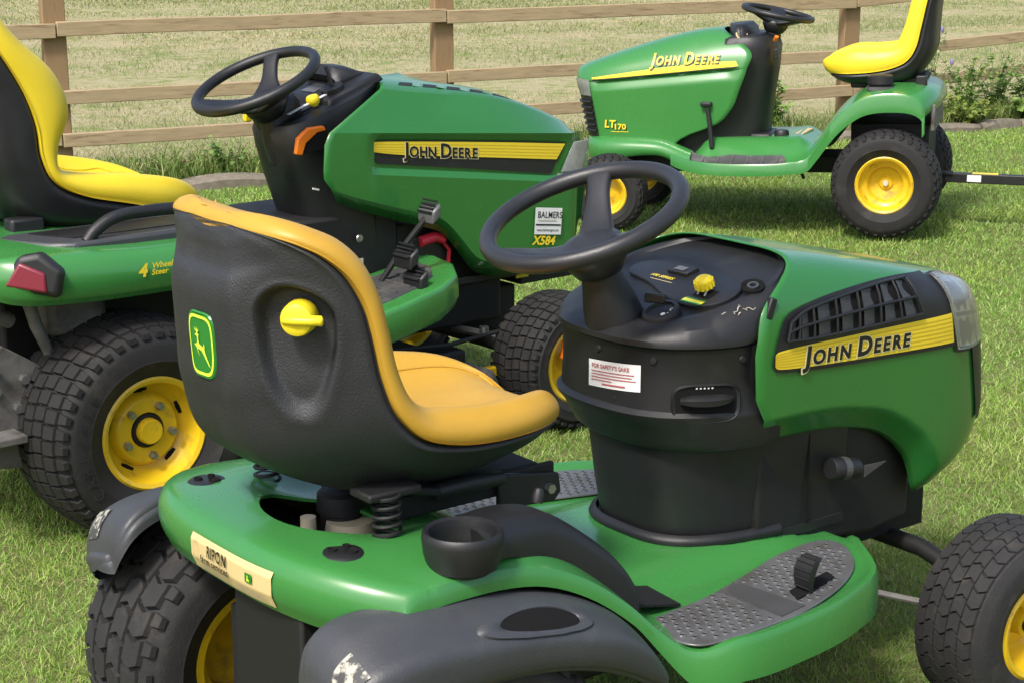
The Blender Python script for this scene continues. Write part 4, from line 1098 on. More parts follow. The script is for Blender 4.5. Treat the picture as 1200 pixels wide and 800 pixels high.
# headlight at the front corner, black nose grille
HB = [(1.318, 0.700), (1.365, 0.694), (1.41, 0.694), (1.45, 0.697), (1.482, 0.702)]
HT = [(1.268, 0.848), (1.32, 0.842), (1.37, 0.830), (1.405, 0.812), (1.440, 0.785)]
hl = patch(sA, HB, HT, 18, 16, 0.0075).obj("headlight", "lens_clear", hoodA, smooth=70, solid=0.003, soff=-1)
HBc, HTc = cr(np.array(HB), 41), cr(np.array(HT), 41)
def hp_(u, v, off): return sA(*(HBc[int(round(u * 40))] * (1 - v) + HTc[int(round(u * 40))] * v), off)
for u0, u1 in ((0.03, 0.45), (0.50, 0.97)):
    for v0, v1 in ((0.04, 0.46), (0.52, 0.96)):
        MB().grid(lambda u, v: hp_(u0 + (u1 - u0) * u, v0 + (v1 - v0) * v, 0.0036 - 0.0022 * math.sin(math.pi * u) * math.sin(math.pi * v) + 0.0006 * math.sin(18 * u)), 16, 10).obj("reflector", "reflector", hoodA, smooth=50)
patch(sA, [(x - 0.006, z - 0.006) for x, z in HB], [(x - 0.010, z + 0.004) for x, z in HT], 18, 16, 0.0030).obj("headlight_surround", "black_plastic", hoodA, smooth=70)
gb = [(1.352, 0.500), (1.40, 0.500), (1.435, 0.500), (1.460, 0.505), (1.4765, 0.512)]
gt = [(1.345, 0.698), (1.39, 0.697), (1.43, 0.697), (1.452, 0.697), (1.466, 0.700)]
patch(sA, [(1.42, 0.530), (1.455, 0.530), (1.485, 0.532), (1.508, 0.535), (1.518, 0.538)], [(1.380, 0.692), (1.42, 0.691), (1.455, 0.691), (1.485, 0.692), (1.499, 0.694)], 14, 14, 0.0045).obj("nose_grille", "black_plastic", hoodA, smooth=70)
# hinge tab at the back of the hood
MB().box((0.772, -0.2235, 0.862), (0.016, 0.012, 0.040), (R(20), 'Y')).obj("hood_latch", "black_plastic", A, bevel=0.003)
# engine bay, filter, front axle
eb = MB(); eb.loft([[(x, -w, z0_), (x, -w, z1_), (x, w, z1_), (x, w, z0_)] for x, w, z0_, z1_ in ((0.80, 0.182, 0.37, 0.70), (1.02, 0.182, 0.36, 0.66), (1.14, 0.165, 0.34, 0.60), (1.28, 0.14, 0.34, 0.55))])
eb.obj("engine_housing", "black_dull", A, bevel=0.01)
fl_c = np.array([1.000, -0.212, 0.515]); fax = unit((0.9, -0.1, -0.12))
MB().lathe([(0.0001, -0.036), (0.019, -0.036), (0.0215, -0.030), (0.0215, 0.026), (0.018, 0.034), (0.009, 0.040), (0.0001, 0.040)], fl_c, fax, 20).obj("fuel_filter", "black_plastic", A)
MB().lathe([(0.0225, -0.012), (0.0225, 0.004)], fl_c, fax, 20, cap=False).obj("filter_label", "pad_dark", A, smooth=0)
MB().add([tuple(fl_c + (0.036, -0.018, 0.004)), tuple(fl_c + (0.100, -0.016, 0.000)), tuple(fl_c + (0.036, -0.018, -0.020))], [(0, 1, 2)]).obj("filter_tag", "pad_dark", A, smooth=0, solid=0.002)
fx = MB(); fx.tube([(1.305, -0.34, 0.225), (1.305, -0.16, 0.27), (1.305, 0.16, 0.27), (1.305, 0.34, 0.225)], 0.019, 10)
fx.box((1.28, 0, 0.33), (0.24, 0.16, 0.10)); fx.tube([(1.305, -0.325, 0.30), (1.305, -0.325, 0.16)], 0.020, 10); fx.tube([(1.305, 0.325, 0.30), (1.305, 0.325, 0.16)], 0.020, 10)
fx.obj("front_axle", "black_dull", A)
for sg in (1, -1):
    MB().lathe([(0.0001, 0.045), (0.020, 0.045), (0.026, 0.040), (0.027, 0.012), (0.022, 0.0)], (1.305, sg * 0.325, 0.315), (0, 0, 1), 20).obj("spindle_cap", "black_plastic", A)
    MB().tube([(1.05, sg * 0.06, 0.235), (1.13, sg * 0.20, 0.225), (1.20, sg * 0.315, 0.215)], 0.007, 8).obj("tie_rod", "cast_grey", A)

MB().box((0.925, -0.1885, 0.51), (0.003, 0.004, 0.19)).obj("panel_seam", "black_deep", A)
MB().add([(0.728, -0.2262, 0.800), (0.745, -0.2262, 0.806), (0.738, -0.2262, 0.745), (0.733, -0.2262, 0.722), (0.722, -0.2262, 0.740)], [(0, 1, 2, 3, 4)]).obj("hood_gap", "black_deep", A, smooth=0)
for x_, y_ in ((0.44, -0.352), (0.44, 0.352)):
    MB().lathe([(0.0001, 0.005), (0.007, 0.0045), (0.009, 0.0)], (x_ - 0.075, y_ * 0.8, 0.432), (-0.6, 0, 0.8), 6).obj("deck_bolt", "steel", A)

# ================================================================== shared seat builder for the two mowers behind
def simple_seat(parent, ST, cushion_m, shell_m, ns=60, nr=72):
    seat = empty("seat", (0, 0, 0), (0, 0, 0), parent)
    def rings(shell):
        out = []
        for (x, z, nx, nz, w, d, rise_, hol) in ST:
            n = unit((nx, nz))
            if shell: pts = [(0, -max(hol, 0) - 0.014), (w - 0.03, -0.008), (w - 0.008, -0.006), (w + 0.002, -0.02), (w - 0.006, -0.4 * d), (w - 0.03, -0.75 * d), (w * 0.6, -0.97 * d), (0, -d)]
            else: pts = [(0, rise_ * 0.45 - hol), (w * 0.35, rise_ * 0.5 - hol), (w * 0.62, rise_ * 0.78 - hol * 0.5), (w - 0.055, rise_ * 1.02), (w - 0.026, rise_ * 1.02), (w - 0.002, rise_ * 0.75), (w + 0.008, rise_ * 0.40), (w + 0.003, 0.0), (w - 0.02, -0.006), (0, -0.012 - max(hol, 0))]
            right = [(x + n[0] * h, -l, z + n[1] * h) for l, h in pts]
            out.append(right + [(x + n[0] * h, l, z + n[1] * h) for l, h in pts[1:-1]][::-1])
        G = cr(np.array(out), ns)
        return np.stack([cr(g, nr, closed=True) for g in G])
    MB().loft([list(map(tuple, g)) for g in rings(True)]).obj("shell", shell_m, seat, smooth=55)
    Gc = rings(False)
    MB().loft([list(map(tuple, g)) for g in Gc]).obj("cushion", cushion_m, seat, smooth=60)
    for sg in (1, -1):
        P = []
        for i in range(4, ns - 5, 2):
            half = Gc[i][:nr // 2 + 1]; st = ST[min(len(ST) - 1, int(i / ns * len(ST)))]
            k = int(np.argmin(abs(abs(half[:, 1]) - st[4] * 0.66) + (np.arange(len(half)) > nr * 0.27) * 9)); p = half[k].copy()
            n = unit((st[2], st[3])); p[1] = sg * abs(p[1]); p[0] += n[0] * 0.001; p[2] += n[1] * 0.001; P.append(p)
        MB().tube(cr(np.array(P), 50), 0.003, 6).obj("piping", cushion_m, seat)
    return seat

# ================================================================== the middle mower (faceted hood, four wheel steer)
B = empty("garden_tractor", (-1.24, 4.72, 0), (0, 0, R(40.0)))
tag(B, "large green garden tractor with angular hood and yellow seat behind the nearest mower", "mower", "ride-on mowers parked on the lawn")
wheel(B, (0.005, -0.435, 0.282), 0.284, 0.133, 0.27, -1, "block", 44, 0.011, "rubber", "lug", 0.13)
wheel(B, (0.005, 0.435, 0.282), 0.284, 0.133, 0.27, 1, "block", 44, 0.011, "rubber", "lug", 0.13)
wheel(B, (1.455, -0.42, 0.202), 0.206, 0.108, 0.19, -1, "block", 38, 0.008, "rubber", "dish", 0.12)
wheel(B, (1.455, 0.42, 0.202), 0.206, 0.108, 0.19, 1, "block", 38, 0.008, "rubber", "dish", 0.12)
# sidewall lettering of the rear tyre
def side_ring(a, r, cy=-0.5835): return (0.005 + r * math.sin(a), cy, 0.282 + r * math.cos(a))
for ch, a0 in zip("CARLISLE", np.linspace(-2.15, -0.95, 8)):
    V, F = text_geo(ch, 0.01)
    w = max(v[0] for v in V)
    mb = MB().add([side_ring(a0 + (x - w / 2) * 0.028 / 0.208, 0.196 + y * 0.028, -0.5845 + abs(0.222 - (0.196 + y * 0.028)) * 0.12) for x, y in V], F)
    mb.obj("tyre_lettering", "rubber_worn", B, smooth=0)

# --- hood
zc2 = lin([0.70, 1.70], [0.936, 0.850]); zc1 = smooth_fn([0.93, 0.99, 1.20, 1.45, 1.62, 1.75], [1.040, 1.028, 0.998, 0.953, 0.893, 0.830])
zbB = smooth_fn([0.70, 0.78, 0.98, 1.06, 1.15, 1.205, 1.25, 1.32, 1.42, 1.53, 1.63, 1.71, 1.76], [0.768, 0.729, 0.657, 0.632, 0.594, 0.535, 0.480, 0.447, 0.438, 0.437, 0.475, 0.55, 0.60])
bt = lin([0.86, 1.62], [0.899, 0.828]); bb_ = lin([0.86, 1.60], [0.826, 0.728])
rearx = [0.775, 0.735, 0.712, 0.712, 0.718, 0.735, 0.965, 0.985, 1.02]
frontx = [1.70, 1.725, 1.735, 1.72, 1.715, 1.715, 1.735, 1.745, 1.78]
def hoodB_row(s):
    half = []
    xs = [a + (b - a) * s for a, b in zip(rearx, frontx)]
    nose = 1 - 0.22 * sstep(0.90, 1.0, s)
    rec = sstep(0.86, 0.90, xs[3]) * (1 - sstep(1.60, 1.66, xs[3]))
    x = xs[0]; zb = zbB(x)
    half.append((x, -0.245 * nose, zb)); half.append((xs[1], -0.276 * nose, zb + 0.045))
    half.append((xs[2], -0.278 * nose, bb_(xs[2]) - 0.020)); half.append((xs[3], -(0.277 - 0.015 * rec) * nose, bb_(xs[3]) + 0.004 * (1 - rec)))
    half.append((xs[4], -(0.276 - 0.014 * rec) * nose, bt(xs[4]) + 0.002)); half.append((xs[5], -0.274 * nose, max(zc2(xs[5]), bt(xs[5]) + 0.012)))
    half.append((xs[6], -0.196 * nose, zc1(xs[6]))); half.append((xs[7], -0.172 * nose, zc1(xs[7]) + 0.014)); half.append((xs[8], -0.065, zc1(xs[8]) + 0.030))
    return half + [(x + 0.22 * (1 - s) ** 2, -0.13 - y, z) for x, y, z in half[-2::-1]]
ss = list(np.linspace(0, 0.88, 40)) + [0.90, 0.92, 0.94, 0.96, 0.98, 1.0]
rowsB = [hoodB_row(s) for s in ss]
rowsB.append([(x + 0.025, -0.065 + (y + 0.065) * 0.75, z - 0.03 if z > 0.8 else z) for x, y, z in rowsB[-1]])
hoodB = MB().loft(rowsB, False, False, False)
n_ = len(rowsB[0]); k_ = (len(rowsB) - 1) * n_; hoodB.F.append(tuple(k_ + j for j in range(n_)))
hoodB = hoodB.obj("hood", "green_hood", B, smooth=24, solid=0.005, soff=-1, bevel=0.0)
def sB(x, z, off=0.0): return (x, -0.2635 - off, z)
patch(sB, [(0.872, 0.856), (1.0, 0.839), (1.3, 0.804), (1.575, 0.771)], [(0.860, 0.888), (0.90, 0.8975), (1.3, 0.8615), (1.615, 0.829)], 24, 2, 0.0022).obj("stripe_backing", "decal_black", hoodB, smooth=60)
SBb = [(0.874, 0.868), (1.0, 0.847), (1.3, 0.812), (1.573, 0.780)]; SBt = [(0.866, 0.886), (0.905, 0.893), (1.3, 0.857), (1.608, 0.825)]
patch(sB, SBb, SBt, 24, 2, 0.0034).obj("hood_stripe", "decal_yellow", hoodB, smooth=60)
for k in range(1, 5):
    f = k / 5
    c = [tuple(np.array(p) * (1 - f) + np.array(q) * f) for p, q in zip(SBb, SBt)]
    patch(sB, [(x, z - 0.0008) for x, z in c], [(x, z + 0.0008) for x, z in c], 24, 1, 0.0040).obj("stripe_line", "decal_yellow_dark", hoodB, smooth=60)
patch(sB, [(0.900, 0.832), (1.2, 0.790), (1.55, 0.738)], [(0.878, 0.852), (1.2, 0.818), (1.572, 0.770)], 16, 1, 0.0030).obj("side_strip", "black_plastic", hoodB, smooth=60)
hood_words(sB, 0.990, 0.8440, 1.262, 0.8130, 0.0400, 0.0, hoodB, "decal_pale", "decal_black", 0.0048, shear=0.0, bold=0.035, halo=0.028)
# dealer sticker and model number
def stick(a, b, off): return (1.470 + 0.108 * a + 0.006 * b, -0.2825 - off, 0.562 + 0.082 * b - 0.014 * a)
stB = MB().grid(lambda u, v: stick(u, v, 0.0), 4, 4).obj("dealer_sticker", "decal_white", hoodB, smooth=0)
word("BALMERS", 0.10, 0.62, 0.24, "lettering", "decal_black", hoodB, stick, 0.62, 0.001, 0.012, 0.0, 1.08)
MB().grid(lambda u, v: stick(0.1 + 0.7 * u, 0.50 + 0.05 * v, 0.001), 2, 1).obj("small_print", "decal_grey", hoodB, smooth=0)
MB().grid(lambda u, v: stick(0.03 + 0.94 * u, 0.33 + 0.06 * v, 0.001), 2, 1).obj("sticker_bar", "decal_black", hoodB, smooth=0)
word("www.balmersgm.com", 0.08, 0.12, 0.10, "lettering", "decal_black", hoodB, stick, 0.66, 0.001, 0.01)
V, F = text_geo("X584", 0.03, 0.2)
lettering("model_lettering", (V, F), lambda a, b: stick(-0.08 + a * 0.26, -0.38 + b * 0.32, 0.0012), "decal_yellow", hoodB)
# side louvres near the top, headlight
def topB(x, y): return zc1(x) + 0.014 + (0.172 - abs(y)) / 0.107 * 0.016
for k in range(5):
    x = 1.050 + 0.088 * k
    q = [(x, -0.166), (x + 0.050, -0.166), (x + 0.086, -0.118), (x + 0.040, -0.118)]
    MB().add([(a_, b_, topB(a_, b_) + 0.0012) for a_, b_ in q], [(0, 1, 2, 3)]).obj("louvre_gap", "black_dull", hoodB, smooth=0)
    q = [(x + 0.052, -0.168), (x + 0.080, -0.168), (x + 0.118, -0.114), (x + 0.090, -0.114)]
    MB().add([(a_, b_, topB(a_, b_) + (0.003 if i_ in (0, 3) else 0.0005)) for i_, (a_, b_) in enumerate(q)], [(0, 1, 2, 3)]).obj("louvre_fin", "green_hood", hoodB, smooth=0, solid=0.002)
lt = MB(); lt.loft([[(1.585, -0.268, 0.738), (1.640, -0.268, 0.829), (1.66, -0.272, 0.829), (1.60, -0.276, 0.738)], [(1.66, -0.266, 0.738), (1.70, -0.262, 0.829), (1.705, -0.268, 0.83), (1.672, -0.276, 0.738)], [(1.725, -0.225, 0.738), (1.735, -0.215, 0.829), (1.742, -0.218, 0.829), (1.736, -0.23, 0.738)]])
lt.obj("headlight", "lens", hoodB, bevel=0.004)
MB().box((1.645, -0.268, 0.728), (0.13, 0.03, 0.014)).obj("headlight_base", "lens", hoodB, bevel=0.003)
MB().add([(1.735, -0.245, 0.44), (1.765, -0.18, 0.44), (1.775, -0.18, 0.72), (1.745, -0.245, 0.72)], [(0, 1, 2, 3)]).obj("nose_grille", "black_plastic", hoodB, smooth=0, solid=0.006)

# --- cowl and dashboard
def d2(z, xR, w, xF, inc=None): return [(x, y * 0.70 - 0.060, z_) for x, y, z_ in d_ring(z, xR, w, xF, 3.4, 31, inc)]
incB = lambda x: 0.915 + (x - 0.60) * 0.36
MB().loft([d2(0.44, 0.810, 0.18, 0.95), d2(0.60, 0.765, 0.190, 0.93), d2(0.70, 0.725, 0.195, 0.92), d2(0.80, 0.690, 0.198, 0.90), d2(0.88, 0.668, 0.200, 0.88), d2(0, 0.660, 0.200, 0.88, lambda x: incB(x) - 0.02), d2(0, 0.668, 0.195, 0.88, incB), d2(0, 0.69, 0.18, 0.88, lambda x: incB(x) + 0.002)]).obj("cowl", "black_plastic", B, smooth=38)
def dB(x, y, off=0.0): return (x - 0.34 * off, y * 0.7 - 0.035, incB(x) + 0.003 + 0.94 * off)
DNB = unit((-0.34, 0, 0.94))
MB().loft([[dB(x, y, -0.01) for x, y in ((0.80, 0.17), (0.80, -0.19), (1.0, -0.19), (1.0, 0.17))], [dB(x, y, 0.016) for x, y in ((0.81, 0.165), (0.82, -0.183), (0.99, -0.183), (0.99, 0.165))]]).obj("instrument_binnacle", "black_plastic", B, bevel=0.008)
vis = []
for y in np.linspace(0.14, -0.10, 9):
    hgt = 0.050 * (1 - (abs(y - 0.02) / 0.13) ** 4)
    vis.append([dB(0.905, y, 0.012), dB(0.89, y, 0.016 + hgt * 0.6), dB(0.91, y, 0.018 + hgt), dB(0.95, y, 0.014 + hgt * 0.7), dB(0.985, y, 0.014)])
MB().loft([list(map(tuple, g)) for g in vis]).obj("instrument_visor", "black_plastic", B, smooth=50)
MB().add([dB(a, b, 0.018) for a, b in ((0.835, 0.06), (0.835, -0.035), (0.885, -0.035), (0.885, 0.06))], [(0, 1, 2, 3)]).obj("gauge", "pad_grey", B, smooth=0)
ig2 = MB().lathe([(0.034, -0.01), (0.034, 0.012), (0.028, 0.016), (0.0001, 0.014)], dB(0.862, -0.115, 0.016), DNB, 24).obj("ignition_switch", "black_plastic", B)
MB().tube([dB(0.866, -0.108, 0.03), dB(0.872, -0.10, 0.06), dB(0.872, -0.095, 0.085)], [0.007, 0.006, 0.005], 8).obj("ignition_key", "black_plastic", B)
MB().add([dB(a, b, 0.0195) for a, b in ((0.705, -0.118), (0.705, -0.136), (0.86, -0.136), (0.86, -0.118))], [(0, 1, 2, 3)]).obj("throttle_scale", "decal_white", B, smooth=0, solid=0.002, soff=1)
MB().add([dB(a, b, 0.004) for a, b in ((0.70, -0.115), (0.70, -0.14), (0.80, -0.14), (0.80, -0.115))], [(0, 1, 2, 3)]).obj("throttle_slot", "black_deep", B, smooth=0)
MB().lathe([(0.0001, 0.036), (0.016, 0.034), (0.020, 0.028), (0.019, 0.014), (0.010, 0.004)], dB(0.790, -0.128, 0.0), DNB, 18).obj("throttle_knob", "yellow_plastic", B)
MB().xz([(0.668, 0.872), (0.690, 0.866), (0.704, 0.900), (0.742, 0.926), (0.772, 0.930), (0.764, 0.944), (0.712, 0.942), (0.676, 0.916)], -0.206, -0.190).obj("pto_lever", "orange_plastic", B, bevel=0.004)
MB().xz([(0.700, 0.872), (0.770, 0.880), (0.776, 0.926), (0.744, 0.925), (0.706, 0.898)], -0.2035, -0.196).obj("lever_recess", "black_deep", B, smooth=0)
MB().box((0.735, -0.1985, 0.768), (0.022, 0.003, 0.005), (R(14), 'Y')).obj("cowl_label", "decal_white", B)
steering_wheel(B, (0.634, -0.065, 1.066), 0.176, R(24), (38, 158, 278), 0.0155, "black_plastic", hub_drop=0.065, knurl=False, col_len=0.17, wide=1.1)
MB().lathe([(0.068, -0.02), (0.072, 0.02), (0.060, 0.05), (0.05, 0.06)], dB(0.72, 0.0, 0.0), DNB, 24).obj("column_boot", "black_plastic", B)
MB().box((0.685, 0.07, 0.95), (0.02, 0.02, 0.03)).obj("tilt_tab", "yellow_plastic", B, bevel=0.004)

# --- rear fenders
def fenderB(sg):
    X = [-0.395, -0.375, -0.30, -0.15, 0.0, 0.15, 0.30, 0.42, 0.52, 0.60, 0.66]
    zl = [0.690, 0.672, 0.648, 0.642, 0.640, 0.640, 0.630, 0.590, 0.535, 0.480, 0.440]
    zt = [0.715, 0.740, 0.762, 0.760, 0.752, 0.748, 0.738, 0.705, 0.640, 0.570, 0.515]
    zs = [0.700, 0.718, 0.732, 0.728, 0.720, 0.715, 0.705, 0.668, 0.606, 0.540, 0.487]
    wo = [0.36, 0.44, 0.525, 0.560, 0.567, 0.567, 0.565, 0.560, 0.550, 0.540, 0.530]
    rings = []
    for k in range(len(X)):
        x = X[k]
        rings.append([(x, sg * 0.12, zt[k] + 0.01), (x, sg * 0.22, zt[k] + 0.004), (x, sg * (wo[k] - 0.16), zt[k]), (x, sg * (wo[k] - 0.07), zt[k] - 0.006), (x, sg * (wo[k] - 0.025), zs[k] + 0.018), (x, sg * wo[k], zs[k] - 0.012), (x, sg * (wo[k] + 0.004), 0.5 * (zl[k] + zs[k])), (x, sg * (wo[k] - 0.004), zl[k] + 0.012), (x, sg * (wo[k] - 0.014), zl[k])])
    G = cr(np.array(rings), 40); G = np.stack([cr(g, 26) for g in G])
    U = G.copy(); U[:, :, 1] -= sg * 0.008; U[:, :, 2] -= 0.008
    f = MB().loft([list(map(tuple, g)) + list(map(tuple, u[::-1])) for g, u in zip(G, U)]).obj("rear_fender", "green_paint", B, smooth=45)
    # black storage tray on top with a grab handle
    tr = [(-0.265, sg * 0.300), (-0.20, sg * 0.435), (-0.14, sg * 0.478), (0.28, sg * 0.478), (0.34, sg * 0.43), (0.34, sg * 0.27), (-0.22, sg * 0.27)]
    MB().xy(tr, 0.730, 0.766).obj("fender_tray", "grey_plastic", B, bevel=0.008, smooth=30)
    tr2 = [(-0.18, sg * 0.30), (-0.12, sg * 0.42), (0.26, sg * 0.42), (0.28, sg * 0.30)]
    MB().xy(tr2, 0.7665, 0.7685).obj("tray_floor", "black_plastic", B, smooth=0)
    P = cr(np.array([(-0.100, sg * 0.452, 0.760), (-0.072, sg * 0.452, 0.788), (-0.02, sg * 0.452, 0.812), (0.06, sg * 0.452, 0.817), (0.17, sg * 0.452, 0.812), (0.215, sg * 0.452, 0.788), (0.235, sg * 0.452, 0.760)]), 30)
    MB().tube(P, 0.0155, 12).obj("grab_handle", "black_plastic", B)
    if sg < 0:
        def fo(a, b, off): return (-0.030 + 0.145 * a, -0.5715 - off, 0.684 + 0.030 * b)
        word("4", 0.0, 0.0, 1.0, "lettering", "decal_yellow", f, fo, 0.21, 0.003, 0.04, 0.2)
        word("Wheel", 0.26, 0.56, 0.46, "lettering", "decal_yellow", f, fo, 0.22, 0.003, 0.02, 0.2)
        word("Steer", 0.24, 0.02, 0.46, "lettering", "decal_yellow", f, fo, 0.22, 0.003, 0.02, 0.2)
    # tail lamp on the rear corner
    c = np.array([-0.272, sg * 0.522, 0.712]); ax = unit((-0.62, sg * 0.78, 0.08)); sd = unit(np.cross((0, 0, 1), ax)) * (1 if sg > 0 else -1) * -1; up = unit(np.cross(ax, sd)); up = up * (1 if up[2] > 0 else -1)
    shp = [(-0.070, -0.024), (-0.030, 0.040), (0.015, 0.048), (0.062, 0.010), (0.052, -0.045)]
    L1 = [tuple(c + sd * a + up * b + ax * 0.020) for a, b in shp]; L0 = [tuple(c + sd * a * 1.12 + up * b * 1.15 - ax * 0.03) for a, b in shp]
    tl = MB().loft([L0, [tuple(c + sd * a * 1.12 + up * b * 1.15 + ax * 0.010) for a, b in shp], [tuple(c + sd * a * 1.02 + up * b * 1.02 + ax * 0.019) for a, b in shp]]).obj("tail_lamp", "black_plastic", B, bevel=0.009, seg=3)
    shl = [(-0.066, -0.022), (-0.030, 0.034), (0.030, 0.008), (0.034, -0.040)]
    MB().loft([[tuple(c + sd * a + up * b + ax * 0.014) for a, b in shl], [tuple(c + sd * a * 0.97 + up * b * 0.97 + ax * 0.026) for a, b in shl]]).obj("tail_lens", "lens_red", tl, bevel=0.007, seg=3)
fenderB(-1); fenderB(1)
MB().loft([[(-0.385, -0.33, 0.60), (-0.385, 0.33, 0.60), (-0.375, 0.33, 0.73), (-0.375, -0.33, 0.73)], [(-0.34, -0.33, 0.60), (-0.34, 0.33, 0.60), (-0.28, 0.33, 0.755), (-0.28, -0.33, 0.755)]]).obj("rear_apron", "green_paint", B, bevel=0.02, seg=3)
MB().add([(-0.3, -0.2, 0.745), (0.34, -0.2, 0.72), (0.34, 0.2, 0.72), (-0.3, 0.2, 0.745)], [(0, 1, 2, 3)]).obj("centre_deck", "green_paint", B, solid=0.02)
MB().box((0.05, 0, 0.69), (0.60, 0.5, 0.06)).obj("seat_pedestal", "black_deep", B)
# --- foot platforms
def platB(sg):
    pz = lambda x: 0.438 + (x - 0.6) * 0.17
    out = [(0.52, 0.20), (0.52, 0.50), (0.60, 0.525), (0.80, 0.525), (0.95, 0.505), (1.04, 0.455), (1.10, 0.36), (1.12, 0.24), (1.11, 0.20)]
    inn = [(0.60, 0.235), (0.58, 0.455), (0.80, 0.458), (0.92, 0.440), (0.99, 0.400), (1.035, 0.33), (1.045, 0.245)]
    rings = [[(x * 0.99 + 0.007, sg * (y - 0.02), pz(x) - 0.09) for x, y in out], [(x, sg * y, pz(x) - 0.05) for x, y in out], [(x, sg * (y - 0.004), pz(x) + 0.004) for x, y in out], [(0.82 + (x - 0.82) * 0.97, sg * (0.33 + (y - 0.33) * 0.94), pz(x) + 0.012) for x, y in out]]
    p = MB().loft(rings).obj("foot_platform", "green_paint", B, smooth=40, bevel=0.006)
    pad = MB().loft([[(x, sg * y, pz(x) + 0.008) for x, y in inn], [(x, sg * y, pz(x) + 0.0165) for x, y in inn]]).obj("foot_pad", "pad_dark", B, bevel=0.003)
    for k in range(7):
        x = 0.64 + 0.05 * k
        MB().tube([(x, sg * 0.26, pz(x) + 0.0175), (x, sg * 0.43, pz(x) + 0.0175)], 0.004, 6).obj("pad_rib", "pad_dark", pad)
    MB().box((0.80, sg * 0.36, pz(0.80) + 0.0185), (0.05, 0.05, 0.004)).obj("pad_wear", "pad_grey", pad)
platB(-1); platB(1)
def pedal(name, base, top, w, h, m, par):
    MB().tube([base, tuple((np.array(base) + np.array(top)) / 2 + (0.0, 0, 0.008)), top], 0.009, 8).obj(name + "_arm", "black_dull", par)
    t = np.array(top)
    o = MB().loft([[tuple(t + (-0.016, w * a, -0.010 + h * b)) for a, b in ((-0.5, -0.5), (0.5, -0.5), (0.5, 0.5), (-0.5, 0.5))], [tuple(t + (0.012, w * a * 1.05, 0.012 + h * b)) for a, b in ((-0.5, -0.5), (0.5, -0.5), (0.5, 0.5), (-0.5, 0.5))]]).obj(name, m, par, bevel=0.006)
    for k in range(4):
        MB().tube([tuple(t + (-0.019 + 0.007 * k, -w * 0.42, -0.004 + 0.010 * k + h * 0.28)), tuple(t + (-0.019 + 0.007 * k, w * 0.42, -0.004 + 0.010 * k + h * 0.28))], 0.0032, 6).obj("pedal_rib", "black_plastic", o)
pedal("forward_pedal", (0.99, -0.36, 0.50), (0.905, -0.39, 0.580), 0.085, 0.042, "black_plastic", B)
pedal("reverse_pedal", (0.99, -0.37, 0.48), (0.915, -0.42, 0.520), 0.085, 0.042, "black_plastic", B)
pedal("brake_pedal", (0.88, -0.30, 0.50), (1.000, -0.375, 0.694), 0.075, 0.038, "pad_grey", B)
# --- seat
simple_seat(B, [
    (0.395, 0.722, 0.75, 0.66, 0.09, 0.03, 0.026, 0.000),
    (0.375, 0.740, 0.40, 0.92, 0.155, 0.045, 0.050, 0.000),
    (0.320, 0.757, 0.15, 0.99, 0.208, 0.055, 0.070, 0.006),
    (0.235, 0.778, 0.08, 1.00, 0.245, 0.065, 0.075, 0.018),
    (0.120, 0.808, 0.02, 1.00, 0.262, 0.085, 0.066, 0.034),
    (0.000, 0.838, 0.10, 0.99, 0.266, 0.105, 0.050, 0.044),
    (-0.078, 0.880, 0.60, 0.80, 0.264, 0.130, 0.036, 0.050),
    (-0.108, 0.945, 0.94, 0.34, 0.262, 0.140, 0.056, 0.048),
    (-0.116, 1.025, 0.97, 0.24, 0.262, 0.140, 0.096, 0.044),
    (-0.142, 1.110, 0.94, 0.34, 0.256, 0.130, 0.096, 0.040),
    (-0.195, 1.210, 0.92, 0.38, 0.245, 0.105, 0.062, 0.030),
    (-0.240, 1.290, 0.90, 0.42, 0.225, 0.080, 0.050, 0.012),
    (-0.275, 1.335, 0.70, 0.70, 0.190, 0.050, 0.040, -0.008),
], "vinyl_yellow", "black_plastic")
rb = MB()
for k in range(5): rb.tube([(-0.272 + 0.004 * k, -0.20, 0.95 - 0.03 * k), (-0.280 + 0.004 * k, -0.05, 0.95 - 0.03 * k)], 0.010, 8)
rb.obj("seat_back_vents", "black_plastic", B)
for k, (x, y) in enumerate(((0.03, -0.20), (-0.15, -0.22), (0.16, -0.18))):
    MB().box((x, y, 0.765), (0.09, 0.05, 0.06)).obj("seat_mount", "black_plastic", B, bevel=0.008)
# --- chassis, transaxle, hitch, deck
ch = MB(); ch.box((0.75, 0, 0.36), (1.4, 0.30, 0.16)); ch.box((1.30, 0, 0.52), (0.55, 0.36, 0.22)); ch.box((0.05, 0, 0.42), (0.55, 0.44, 0.34)); ch.box((0.85, 0, 0.56), (0.35, 0.38, 0.24))
ch.obj("chassis", "black_dull", B, bevel=0.01)
ta = MB(); ta.lathe([(0.10, -0.20), (0.13, -0.16), (0.13, 0.16), (0.10, 0.20)], (0, 0, 0.32), (0, 1, 0), 20); ta.box((-0.18, 0.0, 0.34), (0.26, 0.30, 0.22)); ta.box((-0.30, -0.02, 0.24), (0.14, 0.36, 0.03))
ta.obj("transaxle", "cast_grey", B, bevel=0.012)
hp = MB().prism([(-0.42, 0.22), (-0.42, 0.47), (-0.36, 0.52), (-0.24, 0.44), (-0.20, 0.26), (-0.30, 0.20)], lambda a, b: (a + 0.06, -0.36, b), lambda a, b: (a + 0.06, -0.375, b)).obj("hitch_plate", "cast_grey", B, bevel=0.003)
for (a, b) in ((-0.385, 0.46), (-0.385, 0.41), (-0.31, 0.43), (-0.33, 0.36), (-0.27, 0.30)):
    MB().lathe([(0.0001, 0.016), (0.012, 0.016), (0.013, 0.0)], (a + 0.06, -0.375, b), (0, -1, 0), 6).obj("hitch_bolt", "steel", hp, smooth=20)
